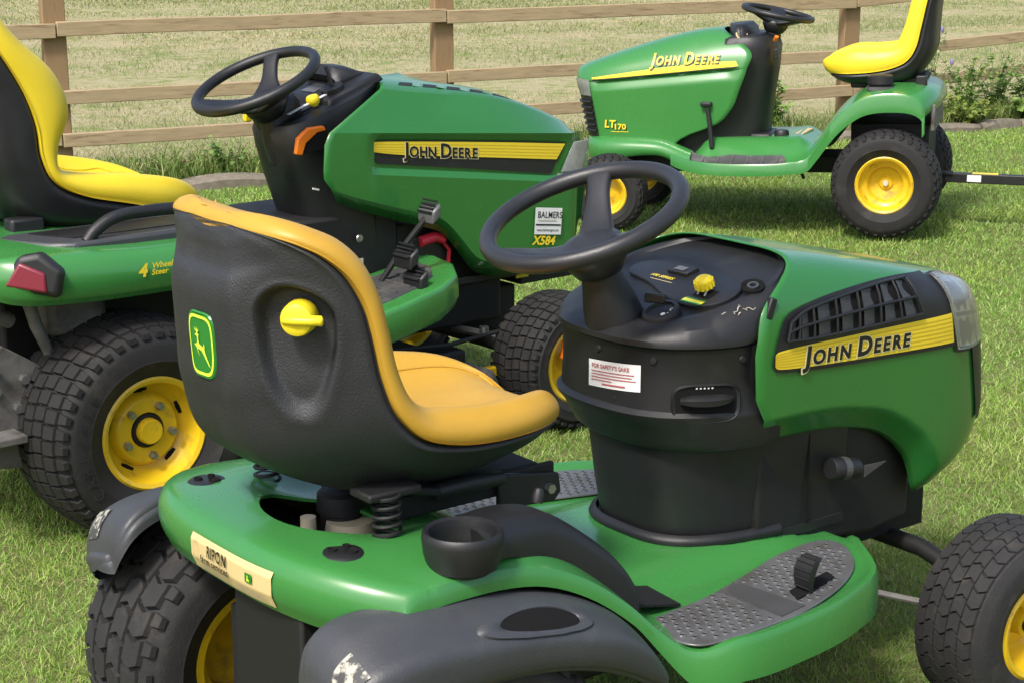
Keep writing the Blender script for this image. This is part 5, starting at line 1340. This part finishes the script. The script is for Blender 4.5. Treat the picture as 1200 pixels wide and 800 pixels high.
MB().tube([(-0.245, -0.40, 0.66), (-0.215, -0.39, 0.56), (-0.175, -0.38, 0.47)], [0.016, 0.016, 0.013], 10).obj("lift_strut", "cast_grey", B)
MB().box((-0.10, -0.34, 0.575), (0.16, 0.10, 0.11)).obj("hydraulic_tank", "cast_grey", B, bevel=0.02)
MB().tube([(-0.38, -0.30, 0.57), (-0.32, -0.36, 0.60), (-0.26, -0.34, 0.57)], 0.02, 10).obj("exhaust_pipe", "cast_grey", B)
MB().box((-0.36, -0.20, 0.30), (0.16, 0.50, 0.02)).obj("drawbar_plate", "cast_grey", B, bevel=0.004)
dk = MB().loft([[(0.45, -0.52, 0.12), (0.55, -0.60, 0.12), (1.05, -0.60, 0.12), (1.22, -0.45, 0.12), (1.22, 0.45, 0.12), (1.05, 0.60, 0.12), (0.55, 0.60, 0.12), (0.45, 0.52, 0.12)], [(0.47, -0.50, 0.22), (0.57, -0.57, 0.22), (1.03, -0.57, 0.22), (1.19, -0.43, 0.22), (1.19, 0.43, 0.22), (1.03, 0.57, 0.22), (0.57, 0.57, 0.22), (0.47, 0.50, 0.22)]])
dk.obj("mower_deck", "cast_grey", B, bevel=0.02)
MB().box((1.0, -0.3, 0.245), (0.30, 0.10, 0.045)).obj("deck_cover", "black_dull", B, bevel=0.01)
MB().box((1.26, -0.35, 0.185), (0.12, 0.025, 0.03)).obj("gauge_arm", "rim_yellow", B, bevel=0.004)
MB().lathe([(0.017, 0.155), (0.017, 0.205)], (1.305, -0.35, 0), (0, 0, 1), 14).obj("gauge_collar", "rim_yellow", B, bevel=0.002)
gp = MB().lathe([(0.011, 0.16), (0.011, 0.27)], (1.305, -0.35, 0), (0, 0, 1), 12).obj("gauge_post", "steel", B)
for k in range(5): MB().lathe([(0.0001, 0.0118), (0.004, 0.0118), (0.004, 0.010)], (1.305, -0.35, 0.215 + 0.011 * k), (0.45, -0.89, 0), 8).obj("post_hole", "black_deep", gp)
MB().tube([(0.90, -0.32, 0.30), (1.10, -0.33, 0.285), (1.30, -0.34, 0.30)], 0.007, 8).obj("lift_rod", "black_dull", B)
fa = MB(); fa.tube([(1.43, -0.36, 0.215), (1.43, 0.36, 0.215)], 0.035, 12); fa.box((1.43, 0, 0.30), (0.22, 0.22, 0.14)); fa.box((1.62, 0, 0.46), (0.22, 0.34, 0.16))
fa.obj("front_axle", "black_dull", B, bevel=0.006)
MB().tube([(1.28, -0.12, 0.27), (1.33, -0.30, 0.265)], 0.012, 8).obj("tie_rod", "steel", B)
MB().lathe([(0.0001, 0.03), (0.014, 0.03), (0.016, 0.0)], (1.29, -0.26, 0.268), (0, 0, 1), 10).obj("rod_end", "steel", B)
MB().box((1.50, -0.19, 0.425), (0.05, 0.004, 0.032)).obj("warning_label", "decal_yellow", B)
MB().box((1.40, -0.20, 0.435), (0.62, 0.02, 0.022)).obj("frame_rail", "black_plastic", B, bevel=0.003)
rd = MB(); rd.tube([(1.09, -0.21, 0.575), (1.14, -0.215, 0.585), (1.17, -0.22, 0.575)], 0.016, 10); rd.tube([(1.16, -0.22, 0.575), (1.19, -0.22, 0.54), (1.185, -0.22, 0.49)], 0.006, 8)
rd.obj("battery_lead", "red_plastic", B)
MB().box((1.13, -0.16, 0.53), (0.14, 0.09, 0.12)).obj("battery", "black_plastic", B, bevel=0.006)
MB().lathe([(0.0001, 0.004), (0.010, 0.003), (0.012, 0.0)], (0.875, -0.207, 0.612), (0, -1, 0), 12).obj("cowl_bolt", "steel", B)
MB().box((0.84, -0.2075, 0.545), (0.09, 0.003, 0.016)).obj("cowl_trim", "decal_grey", B)
ow = MB().box((1.418, -0.508, 0.258), (0.055, 0.03, 0.075), (R(12), 'Y')).obj("ballast_tag", "orange_plastic", B, bevel=0.008)

# ================================================================== the far mower (rounded hood, facing left)
C = empty("lawn_tractor", (1.85, 8.70, 0.0), (0, R(2.0), R(163.0)))
tag(C, "rounded green lawn tractor facing left on the grass by the fence", "mower", "ride-on mowers parked on the lawn")
wheel(C, (0, 0.36, 0.252), 0.252, 0.122, 0.23, 1, "chevron", 34, 0.009, "rubber", "plain", 0.16)
wheel(C, (0, -0.36, 0.252), 0.252, 0.122, 0.23, -1, "chevron", 34, 0.009, "rubber", "plain", 0.16)
wheel(C, (1.325, 0.36, 0.188), 0.188, 0.092, 0.15, 1, "chevron", 30, 0.008, "rubber", "plain", 0.16)
wheel(C, (1.325, -0.36, 0.188), 0.188, 0.092, 0.15, -1, "chevron", 30, 0.008, "rubber", "plain", 0.16)
class HoodC:
    z0 = 0.66; m = 2.7
    zt = staticmethod(smooth_fn([0.60, 0.75, 0.86, 1.00, 1.20, 1.40, 1.50, 1.60], [0.950, 0.950, 0.942, 0.924, 0.885, 0.828, 0.788, 0.74]))
    xf = staticmethod(smooth_fn([0.36, 0.44, 0.55, 0.66, 0.72, 0.77, 0.82, 0.96], [1.475, 1.488, 1.508, 1.535, 1.55, 1.545, 1.53, 1.50]))
    xr = staticmethod(smooth_fn([0.36, 0.42, 0.455, 0.50, 0.57, 0.67, 0.77, 0.845, 0.90, 0.955], [1.04, 1.01, 0.95, 0.825, 0.748, 0.703, 0.668, 0.652, 0.72, 0.82]))
    groove = staticmethod(lin([0.70, 0.80, 1.42, 1.48], [0.775, 0.770, 0.716, 0.710]))
    @classmethod
    def Y(c, x, z):
        s = min(max((x - c.xr(z)) / (c.xf(z) - c.xr(z)), 0), 1); x0 = 0.70 + 0.84 * s
        w = 0.262 - 0.020 * sstep(0.8, 1.45, x); x1 = 1.20; f = c.xf(z)
        if x > x1: w *= max(0.0, 1 - min(1, (x - x1) / (f - x1)) ** 3.2) ** (1 / 3.2)
        if z > c.z0:
            q = min(1.0, (z - c.z0) / (c.zt(x0) - c.z0)); w *= max(0.0, 1 - q ** c.m) ** (1 / c.m)
        d = z - c.groove(x); e = sstep(0.70, 0.75, x) * (1 - sstep(1.40, 1.47, x))
        if -0.055 < d < 0: w -= e * 0.026 * (1 - (d / -0.055)) ** 1.2 * sstep(0, 0.006, -d)
        return max(w, 0.0)
    @classmethod
    def surf(c, x, z, off=0.0):
        e = 0.004
        y = c.Y(x, z); yx = (c.Y(x + e, z) - c.Y(x - e, z)) / (2 * e); yz = (c.Y(x, z + 3 * e) - c.Y(x, z - 3 * e)) / (6 * e)
        n = unit((-yx, 1, -yz))
        return (x + off * n[0], y + off * n[1], z + off * n[2])
def hoodC_row(k, nS=64):
    t = k / nS; s = 1 - (1 - t) ** 2.4; half = []
    for z in list(np.linspace(0.385, 0.66, 12)):
        x = HoodC.xr(z) + (HoodC.xf(z) - HoodC.xr(z)) * s; half.append((x, HoodC.Y(x, z) if s < 1 else 0.0, z))
    x0 = 0.70 + 0.84 * s
    for j in range(1, 61):
        q = 1 - (1 - j / 60) ** 1.7; z = HoodC.z0 + (HoodC.zt(x0) - HoodC.z0) * q
        x = HoodC.xr(z) + (HoodC.xf(z) - HoodC.xr(z)) * s; half.append((x, HoodC.Y(x, z) if (s < 1 and j < 60) else 0.0, z))
    return half + [(x, -y, z) for x, y, z in half[-2::-1]]
hoodC = MB().loft([hoodC_row(k) for k in range(65)], False, False, False).obj("hood", "green_paint", C, smooth=45, merge=0.0004, solid=0.005)
sC = HoodC.surf
SCb = [(0.708, 0.782), (0.80, 0.776), (1.0, 0.758), (1.25, 0.736), (1.435, 0.720)]; SCt = [(0.722, 0.806), (0.80, 0.802), (1.0, 0.786), (1.25, 0.754), (1.438, 0.727)]
patch(sC, SCb, SCt, 30, 3, 0.0025).obj("hood_stripe", "decal_yellow", hoodC, smooth=60)
patch(sC, [(x, z - 0.004) for x, z in SCb], SCb, 30, 1, 0.0022).obj("stripe_edge", "decal_black", hoodC, smooth=60)
# lettering reads left to right for someone beside the left flank: forward end first
V, F, wdt = small_caps(("JOHN", "DEERE"), 0.03, 0.22, track=0.09)
k_ = 0.345 / wdt
fnC = lambda off: (lambda a, b: sC(1.143 - k_ * a + 0.0 * b, 0.785 + 0.052 * b + 0.013 * a / wdt, off))
lettering("lettering_edge", (V, F), lambda a, b: fnC(0.0045)(a + 0.10, b - 0.10), "decal_black", hoodC)
lettering("lettering", (V, F), fnC(0.0060), "decal_yellow", hoodC)
V, F = text_geo("LT", 0.03, 0.12)
for off, dx, dz, m in ((0.0030, 0.003, -0.003, "decal_black"), (0.0042, 0, 0, "decal_yellow")):
    lettering("model_lettering", (V, F), lambda a, b: sC(1.372 - dx - 0.036 * a, 0.488 + dz + 0.036 * b, off), m, hoodC)
V, F = text_geo("170", 0.03, 0.0)
for off, dx, dz, m in ((0.0030, 0.003, -0.003, "decal_black"), (0.0042, 0, 0, "decal_yellow")):
    lettering("model_lettering", (V, F), lambda a, b: sC(1.318 - dx - 0.030 * a, 0.480 + dz + 0.026 * b, off), m, hoodC)
patch(sC, [(1.25, 0.466), (1.34, 0.466)], [(1.25, 0.469), (1.34, 0.469)], 4, 1, 0.003).obj("model_underline", "decal_yellow", hoodC, smooth=0)
# lamp and nose grille
patch(sC, [(1.440, 0.640), (1.47, 0.640), (1.505, 0.642), (1.525, 0.645)], [(1.452, 0.715), (1.48, 0.718), (1.515, 0.720), (1.538, 0.718)], 10, 8, 0.006).obj("headlight", "lens", hoodC, smooth=60)
ng = patch(sC, [(1.405, 0.445), (1.44, 0.440), (1.470, 0.440), (1.486, 0.442)], [(1.438, 0.636), (1.47, 0.636), (1.505, 0.638), (1.525, 0.641)], 10, 14, 0.004).obj("nose_grille", "black_plastic", hoodC, smooth=60)
for k in range(6):
    z = 0.47 + 0.028 * k; dx = 0.036 * (z - 0.44) / 0.2
    MB().tube([sC(x + dx, z, 0.009) for x in np.linspace(1.408, 1.486, 8)], 0.007, 8).obj("grille_slat", "black_plastic", hoodC)
# lower side skirt sweeping from the nose to the running boards
def skirtC(sg):
    rings = []
    for x, y, zt_, zb_ in ((1.475, 0.16, 0.425, 0.345), (1.46, 0.22, 0.435, 0.340), (1.40, 0.285, 0.440, 0.335), (1.30, 0.318, 0.440, 0.345), (1.18, 0.328, 0.438, 0.362), (1.08, 0.335, 0.430, 0.362), (1.00, 0.360, 0.405, 0.335), (0.92, 0.40, 0.380, 0.305)):
        rings.append([(x, sg * (y - 0.10), zt_ + 0.004), (x, sg * (y - 0.05), zt_), (x, sg * (y - 0.015), zt_ - 0.012), (x, sg * y, zt_ - 0.04), (x, sg * (y - 0.004), zb_ + 0.01), (x, sg * (y - 0.012), zb_), (x, sg * (y - 0.04), zb_ + 0.004), (x, sg * (y - 0.10), zt_ - 0.03)])
    G = cr(np.array(rings), 30)
    MB().loft([list(map(tuple, g)) for g in G]).obj("side_skirt", "green_paint", C, smooth=50)
skirtC(1); skirtC(-1)
# cowl, column, steering wheel
incC = lambda x: 0.925 + (x - 0.60) * 0.10
MB().loft([d_ring(0.36, 0.60, 0.20, 1.02, 3), d_ring(0.46, 0.595, 0.205, 1.0, 3), d_ring(0.60, 0.580, 0.21, 0.95, 3), d_ring(0.75, 0.556, 0.215, 0.84, 3), d_ring(0.86, 0.545, 0.212, 0.78, 3), d_ring(0.905, 0.560, 0.20, 0.76, 3), d_ring(0.922, 0.60, 0.18, 0.72, 3)]).obj("cowl", "black_plastic", C, smooth=45)
MB().loft([d_ring(0.90, 0.66, 0.19, 0.72, 3), d_ring(0.945, 0.668, 0.185, 0.72, 3), d_ring(0.968, 0.69, 0.15, 0.72, 3)]).obj("dash_visor", "black_plastic", C, smooth=50)
MB().lathe([(0.020, 0.0), (0.026, 0.004), (0.030, 0.0)], (0.705, 0.175, 0.925), unit((-0.4, 0.7, 0.5)), 20).obj("gauge_ring", "decal_tan", C)
steering_wheel(C, (0.560, 0.0, 1.012), 0.165, R(13), (38, 158, 278), 0.0145, "black_plastic", hub_drop=0.045, col_len=0.14)
MB().tube([(0.548, 0.165, 0.895), (0.540, 0.185, 0.905), (0.536, 0.19, 0.915)], 0.010, 10).obj("throttle_knob", "orange_plastic", C)
MB().box((0.545, 0.15, 0.83), (0.02, 0.03, 0.05)).obj("key_switch", "black_plastic", C, bevel=0.004)
MB().tube([(0.83, 0.30, 0.40), (0.84, 0.29, 0.50), (0.855, 0.275, 0.585)], [0.012, 0.011, 0.010], 8).obj("pedal_arm", "black_dull", C)
MB().box((0.860, 0.272, 0.605), (0.055, 0.035, 0.022)).obj("brake_pedal", "black_plastic", C, bevel=0.006)
MB().box((0.62, 0.05, 0.425), (0.10, 0.24, 0.05)).obj("floor_tunnel", "black_plastic", C, bevel=0.01)
# rear fenders and running boards
profC = [(-0.222, 0.585), (-0.235, 0.605), (-0.230, 0.640), (-0.205, 0.672), (-0.15, 0.690), (-0.05, 0.700), (0.05, 0.696), (0.12, 0.674), (0.19, 0.624), (0.25, 0.560), (0.31, 0.470), (0.36, 0.395), (0.41, 0.352), (0.47, 0.338), (0.60, 0.334), (0.75, 0.334), (0.90, 0.340), (0.98, 0.352), (1.02, 0.365)]
wdC = smooth_fn([-0.25, -0.1, 0.2, 0.36, 0.46, 0.75, 0.85, 0.93, 1.03], [0.425, 0.435, 0.44, 0.452, 0.472, 0.475, 0.455, 0.410, 0.34])
pressing("fender_deck", profC, wdC, C, "green_paint", rear=(0.06, -0.24, -0.05), foot=(0.33, 0.44), well=0.0, tunnel=0.105, lip=0.014, crown=0.030, skirt=(0.085, -0.03), tun=(0.20, 0.41))
for sg in (1, -1):
    fz_ = lambda x, y: 0.336 + 0.105 * (1 - sstep(0.20, 0.41, y)) + 0.006 * sstep(0.80, 0.95, x)
    ow_ = smooth_fn([0.45, 0.72, 0.84, 0.93], [0.448, 0.446, 0.420, 0.372])
    def padC(u, v, off):
        x = 0.455 + 0.475 * u; y1 = ow_(x); y0 = y1 - 0.115 * (1 - 0.55 * sstep(0.5, 1.0, u)) * sstep(-0.02, 0.05, u)
        y = y0 + (y1 - y0) * v; return (x, sg * y, fz_(x, y) + off)
    pd_ = MB().grid(lambda u, v: padC(u, v, 0.005), 30, 10).obj("foot_pad", "pad_dark", C, smooth=60)
    for k in range(6):
        u_ = 0.10 + 0.15 * k
        MB().tube([padC(u_, v_, 0.006) for v_ in np.linspace(0.12, 0.95, 7)], 0.0045, 6).obj("pad_strip", "pad_grey", pd_)
MB().xy([(0.40, -0.10), (0.44, -0.12), (0.46, 0.10), (0.42, 0.14)], 0.41, 0.446).obj("cream_patch", "decal_tan", C, smooth=0)
MB().lathe([(0.0001, 0.03), (0.03, 0.028), (0.036, 0.018), (0.036, 0.0)], (0.52, 0.14, 0.438), (0, 0, 1), 18).obj("floor_knob", "black_plastic", C)
fc = MB().lathe([(0.0001, 0.056), (0.050, 0.056), (0.058, 0.050), (0.060, 0.016), (0.052, 0.008), (0.052, 0.0)], (0.035, 0.325, 0.690), (0, 0, 1), 26).obj("fuel_cap", "black_plastic", C)
MB().lathe([(0.058, 0.0), (0.064, 0.004), (0.065, -0.012)], (0.035, 0.325, 0.690), (0, 0, 1), 26).obj("filler_ring", "pad_grey", C)
simple_seat(C, [
    (0.302, 0.738, 0.85, 0.53, 0.10, 0.03, 0.024, 0.000),
    (0.285, 0.742, 0.52, 0.85, 0.16, 0.045, 0.066, 0.002),
    (0.200, 0.745, 0.06, 1.00, 0.222, 0.060, 0.100, 0.010),
    (0.090, 0.752, 0.00, 1.00, 0.238, 0.075, 0.096, 0.022),
    (0.000, 0.768, 0.10, 0.99, 0.240, 0.090, 0.088, 0.030),
    (-0.070, 0.800, 0.50, 0.86, 0.240, 0.095, 0.084, 0.034),
    (-0.110, 0.860, 0.92, 0.38, 0.238, 0.085, 0.080, 0.034),
    (-0.132, 0.950, 0.98, 0.20, 0.234, 0.070, 0.070, 0.030),
    (-0.155, 1.060, 0.98, 0.18, 0.228, 0.055, 0.066, 0.026),
    (-0.178, 1.160, 0.98, 0.18, 0.215, 0.048, 0.060, 0.018),
    (-0.198, 1.240, 0.95, 0.30, 0.190, 0.040, 0.050, 0.006),
    (-0.212, 1.275, 0.70, 0.70, 0.150, 0.030, 0.040, -0.006),
], "vinyl_yellow", "black_plastic")
MB().box((0.02, 0, 0.695), (0.34, 0.36, 0.05)).obj("seat_base", "black_dull", C, bevel=0.01)
MB().box((-0.14, 0.20, 0.70), (0.05, 0.05, 0.06)).obj("seat_hinge", "black_plastic", C, bevel=0.006)
cc = MB(); cc.box((0.60, 0, 0.30), (1.2, 0.26, 0.08)); cc.box((0.0, 0, 0.36), (0.36, 0.46, 0.30)); cc.box((1.2, 0, 0.34), (0.4, 0.36, 0.14)); cc.tube([(1.325, -0.32, 0.19), (1.325, 0.32, 0.19)], 0.025, 10); cc.tube([(0, -0.3, 0.25), (0, 0.3, 0.25)], 0.03, 10)
cc.obj("chassis", "black_dull", C, bevel=0.006)
MB().box((-0.205, 0.10, 0.55), (0.02, 0.5, 0.12)).obj("rear_plate", "cast_grey", C, bevel=0.004)
MB().tube([(1.03, 0.30, 0.33), (1.02, 0.31, 0.29), (1.00, 0.31, 0.275), (0.985, 0.31, 0.30)], 0.006, 8).obj("deck_hook", "black_dull", C)
MB().box((1.13, 0.22, 0.27), (0.08, 0.05, 0.03)).obj("idler_guard", "decal_tan", C, bevel=0.004)
MB().tube([(0.40, 0.30, 0.285), (0.39, 0.30, 0.255)], 0.008, 6).obj("deck_pin", "black_dull", C)

# towed implement: only its drawbar reaches into the picture
tb = empty("tow_bar", (1.85, 8.70, 0.0), (0, 0, R(163.0)))
tag(tb, "black tow bar with yellow and white labels behind the far mower", "tow bar")
MB().box((-0.66, 0, 0.235), (0.86, 0.045, 0.045)).obj("bar", "black_plastic", tb, bevel=0.004)
MB().box((-0.24, 0, 0.255), (0.06, 0.07, 0.012)).obj("hitch_tongue", "black_dull", tb, bevel=0.003)
MB().box((-0.42, 0, 0.2588), (0.12, 0.040, 0.002)).obj("yellow_label", "decal_yellow", tb)
MB().box((-0.37, 0.0235, 0.236), (0.065, 0.002, 0.032)).obj("white_label", "decal_white", tb)
MB().tube([(-1.05, 0.0, 0.235), (-1.05, 0.0, 0.02)], 0.016, 10).obj("jack_leg", "black_dull", tb)
MB().box((-1.05, 0.0, 0.006), (0.1, 0.1, 0.012)).obj("jack_foot", "black_dull", tb, bevel=0.003)

# ================================================================== plants and grass
def foliage(name, quads, cols, mt, parent=None):
    """quads: (n, k, 3) polygons of k points each; cols: (n, 3)"""
    Q = np.asarray(quads, np.float32); n, k = Q.shape[:2]
    me = bpy.data.meshes.new(name)
    me.vertices.add(n * k); me.vertices.foreach_set("co", Q.reshape(-1))
    if k == 4: idx = np.array([0, 1, 3, 2]); starts = np.array([0]); tot = 4
    elif k == 5: idx = np.array([0, 1, 3, 2, 2, 3, 4]); starts = np.array([0, 4]); tot = 7
    else: idx = np.arange(k); starts = np.array([0]); tot = k
    I = (np.arange(n)[:, None] * k + idx[None]).reshape(-1)
    S = (np.arange(n)[:, None] * tot + starts[None]).reshape(-1)
    me.loops.add(len(I)); me.loops.foreach_set("vertex_index", I.astype(np.int32))
    me.polygons.add(len(S)); me.polygons.foreach_set("loop_start", S.astype(np.int32))
    ca = me.color_attributes.new("tint", 'FLOAT_COLOR', 'POINT')
    c4 = np.ones((n, k, 4), np.float32); c4[:, :, :3] = np.asarray(cols, np.float32)[:, None, :]
    ca.data.foreach_set("color", c4.reshape(-1))
    me.update(calc_edges=True)
    me.materials.append(M[mt])
    return new_obj(name, me, parent)

def blades(P, h, w, lean, palette, rng, bend=0.6, seg=2):
    """curved grass blades rooted at P (n,3): five points each"""
    n = len(P); az = rng.uniform(0, 2 * np.pi, n); fa = rng.uniform(0, 2 * np.pi, n)
    d = np.stack([np.cos(az), np.sin(az), np.zeros(n)], 1); s = np.stack([np.cos(fa), np.sin(fa), np.zeros(n)], 1)
    up = np.array([0, 0, 1.0])
    mid = P + up * (h * 0.55)[:, None] + d * (h * lean * 0.30)[:, None]
    tip = P + up * (h * (1 - bend * lean * lean * 0.5))[:, None] + d * (h * lean)[:, None]
    hw = (w / 2)[:, None]
    Q = np.stack([P - s * hw, P + s * hw, mid - s * hw * 0.8, mid + s * hw * 0.8, tip], 1) if seg == 2 else np.stack([P - s * hw, P + s * hw, tip - s * hw * 0.35, tip + s * hw * 0.35], 1)
    k = rng.random(n) ** 1.0 * (len(palette) - 1); i = np.minimum(k.astype(int), len(palette) - 2); f = (k - i)[:, None]
    pal = np.array(palette); c = pal[i] * (1 - f) + pal[i + 1] * f
    c *= rng.uniform(0.8, 1.2, (n, 1))
    return Q, c

def patchy(x, y, s, seed):
    r = np.random.default_rng(seed); v = np.zeros_like(x)
    for k in range(6):
        a = r.uniform(0, 6.28); f = s * r.uniform(0.6, 1.8); v += np.sin((x * math.cos(a) + y * math.sin(a)) * f + r.uniform(0, 6.28))
    return v / 3.0

# lawn
NB = 640000
yy = 2.1 + (12.6 - 2.1) * rng.random(NB * 4) ** 1.05
xx = (rng.random(NB * 4) * 2 - 1) * (0.30 * yy + 0.9)
keep = rng.random(NB * 4) < np.clip((3.4 / yy), 0.25, 1.0) * (0.30 * yy + 0.9) / 4.6 * 1.6
xx, yy = xx[keep], yy[keep]
_, vv = kerb_uv(xx, yy); k2 = vv < -0.045; xx, yy = xx[k2][:NB], yy[k2][:NB]
P = np.stack([xx, yy, lawn_z(xx, yy) - 0.004], 1); n = len(P)
pt = patchy(xx, yy, 2.2, 3); pt2 = patchy(xx, yy, 7.0, 5)
h = rng.uniform(0.014, 0.030, n) * (1 + 0.22 * pt2); w = rng.uniform(0.0016, 0.0030, n) * np.clip(yy / 3.6, 0.9, 2.6)
lean = np.clip(rng.normal(0.9, 0.45, n), 0.1, 1.9)
GREEN = [(0.115, 0.20, 0.030), (0.18, 0.285, 0.045), (0.235, 0.345, 0.065), (0.30, 0.39, 0.105), (0.44, 0.46, 0.20)]
Q, c = blades(P, h, w, lean, GREEN, rng, seg=1)
c = c * np.array([0.94, 1.09, 0.92]) * (1 + 0.12 * pt[:, None]) * np.where(pt2[:, None] > 0.3, np.array([1.12, 1.02, 1.0]), 1.0)
tag(foliage("grass", Q, c, "blade"), "short mown green lawn grass under and around the mowers", "grass", kind="stuff")

# dry meadow beyond the fence
NF = 420000
u = rng.uniform(-4, 15, NF); v = 0.55 + 26 * rng.random(NF) ** 1.7
p = K0[None] + KD[None] * u[:, None] + KN[None] * v[:, None]
fz = 0.015 + 0.012 * np.maximum(0, v - 4) + 0.02 * np.sin(u * 0.9) * np.sin(v * 0.7)
P = np.stack([p[:, 0], p[:, 1], fz - 0.005], 1)
g = patchy(u * 0.5, v * 1.6, 1.6, 11) + 0.5 * patchy(u, v, 6.0, 12)
h = rng.uniform(0.016, 0.040, NF) * (1 + 0.55 * np.clip(g, -1, 1)); w = rng.uniform(0.004, 0.008, NF) * np.clip(v / 6, 0.8, 2.2)
lean = np.clip(rng.normal(0.9, 0.4, NF), 0.1, 1.6)
DRY = [(0.13, 0.16, 0.045), (0.27, 0.27, 0.10), (0.44, 0.38, 0.20), (0.60, 0.52, 0.32)]
Q, c = blades(P, h, w, lean, DRY, rng, seg=1)
gr = np.clip(g * 1.3 + 0.9 * patchy(u * 0.45, v * 0.9, 0.9, 14) + 0.25, 0, 1)[:, None] * np.clip(1.3 - v / 22, 0.3, 1)[:, None]
c = c * (1 - 0.75 * gr) + np.array([0.19, 0.26, 0.07]) * 0.75 * gr
tag(foliage("meadow_grass", Q, c, "blade"), "dry pale meadow grass covering the field beyond the fence", "grass", kind="stuff")

# taller tufts along the bed
NT = 20000
u = rng.uniform(-0.6, 8.6, NT); dens = 0.5 + 0.5 * np.sin(u * 2.3 + 1.0) * np.sin(u * 0.9); k2 = rng.random(NT) < np.clip(dens + np.where((u > 0.9) & (u < 1.7), 0.6, 0) + np.where(u > 6.2, 0.35, 0), 0.12, 1); u = u[k2]
n = len(u); v = rng.uniform(0.07, 0.52, n)
p = K0[None] + KD[None] * u[:, None] + KN[None] * v[:, None]
P = np.stack([p[:, 0], p[:, 1], np.full(n, 0.02)], 1)
Q, c = blades(P, rng.uniform(0.06, 0.20, n), rng.uniform(0.005, 0.009, n), np.clip(rng.normal(0.8, 0.35, n), 0.1, 1.5), [(0.07, 0.14, 0.02), (0.12, 0.21, 0.035), (0.20, 0.28, 0.06), (0.36, 0.33, 0.16)], rng)
tag(foliage("bed_grass", Q, c, "blade"), "rough taller grass growing in the strip below the fence", "grass", kind="stuff")

LEAF = np.array([(0, 0, 0), (0.30, 0.16, 0.02), (0.65, 0.17, 0.03), (1.0, 0, -0.04), (0.65, -0.17, 0.03), (0.30, -0.16, 0.02)])
def plant(u, v, height, spread, nstem, nleaf, size, pal, label, seed, name="leafy_weed", group="weeds growing along the bed", flowers=0):
    r = np.random.default_rng(seed); x, y = kerb_xy(u, v)
    o = empty(name, (x, y, 0.02)); tag(o, label, "plant", group)
    st = MB(); quads = []; cols = []; tips = []
    for k in range(nstem):
        a = r.uniform(0, 6.28); rr = spread * math.sqrt(r.random()); hh = height * r.uniform(0.55, 1.0)
        base = np.array([0.12 * rr * math.cos(a), 0.12 * rr * math.sin(a), 0]); tip = np.array([rr * math.cos(a), rr * math.sin(a), hh])
        mid = (base + tip) / 2 + np.array([-0.15 * rr * math.cos(a), -0.15 * rr * math.sin(a), hh * 0.12])
        path = cr(np.array([base, mid, tip]), 7)
        st.tube(path, list(np.linspace(0.0045, 0.0018, 7)), 5); tips.append(tip)
        for q in range(nleaf):
            t = r.uniform(0.12, 1.0); i = min(5, int(t * 6)); p = path[i] * (1 - (t * 6 - i)) + path[min(6, i + 1)] * (t * 6 - i)
            az = r.uniform(0, 6.28); el = r.uniform(-0.5, 0.6); s = size * r.uniform(0.55, 1.25) * (1.15 - 0.45 * t)
            ex = np.array([math.cos(az) * math.cos(el), math.sin(az) * math.cos(el), math.sin(el)]); ey = unit(np.cross((0, 0, 1), ex) + r.normal(0, 0.25, 3)); ez = np.cross(ex, ey)
            quads.append([p + s * (l[0] * ex + l[1] * ey * 1.7 + l[2] * ez) for l in LEAF])
            f = r.random(); cols.append(np.array(pal[0]) * (1 - f) + np.array(pal[1]) * f)
    st.obj("stem", "stem_green", o)
    foliage("leaves", np.array(quads), np.array(cols), "leaf", o)
    if flowers:
        for t in tips[:flowers]:
            fm = MB().lathe([(0.0001, 0.030), (0.010, 0.022), (0.013, 0.006), (0.008, -0.012), (0.0001, -0.016)], t, (0, 0, 1), 7)
            fm.V = [(x_ + r.normal(0, 0.002), y_ + r.normal(0, 0.002), z_) for x_, y_, z_ in fm.V]; fm.obj("flower", "flower_violet", o)
    return o
G1 = ((0.12, 0.23, 0.045), (0.30, 0.42, 0.11)); G2 = ((0.17, 0.25, 0.08), (0.42, 0.47, 0.22)); G3 = ((0.11, 0.21, 0.05), (0.28, 0.40, 0.11))
plant(5.02, 0.30, 0.36, 0.17, 11, 16, 0.075, G1, "bright green leafy weed between the far mower's cowl and seat", 1)
plant(6.22, 0.34, 0.40, 0.24, 22, 44, 0.055, G2, "pale feathery weed right behind the far mower's seat", 2)
plant(6.38, 0.44, 0.66, 0.20, 12, 24, 0.045, G2, "tall thin weed with violet flower heads reaching the fence rail", 3, flowers=5)
plant(6.58, 0.30, 0.46, 0.26, 16, 26, 0.055, G1, "dense mid green weed clump in the middle of the right bed", 4)
plant(6.88, 0.34, 0.50, 0.28, 16, 26, 0.052, G3, "dark green bushy weed second from the right edge of the bed", 5)
plant(7.15, 0.26, 0.42, 0.26, 14, 24, 0.060, G3, "dark leafy weed at the right edge above the stone edging", 6)
plant(6.98, 0.12, 0.17, 0.18, 9, 10, 0.130, G1, "low broad-leaved dock plant behind the right edging stones", 7)
plant(6.42, 0.12, 0.17, 0.26, 16, 28, 0.055, ((0.16, 0.24, 0.04), (0.34, 0.38, 0.10)), "low yellow green weed hugging the edging right of the far mower", 8)
plant(1.28, 0.22, 0.22, 0.16, 12, 16, 0.045, G3, "small dark weed clump left of the angular hood's dashboard", 9)
plant(0.72, 0.25, 0.14, 0.15, 8, 10, 0.045, G1, "small weed in the bed right of the yellow seat cushion", 10)
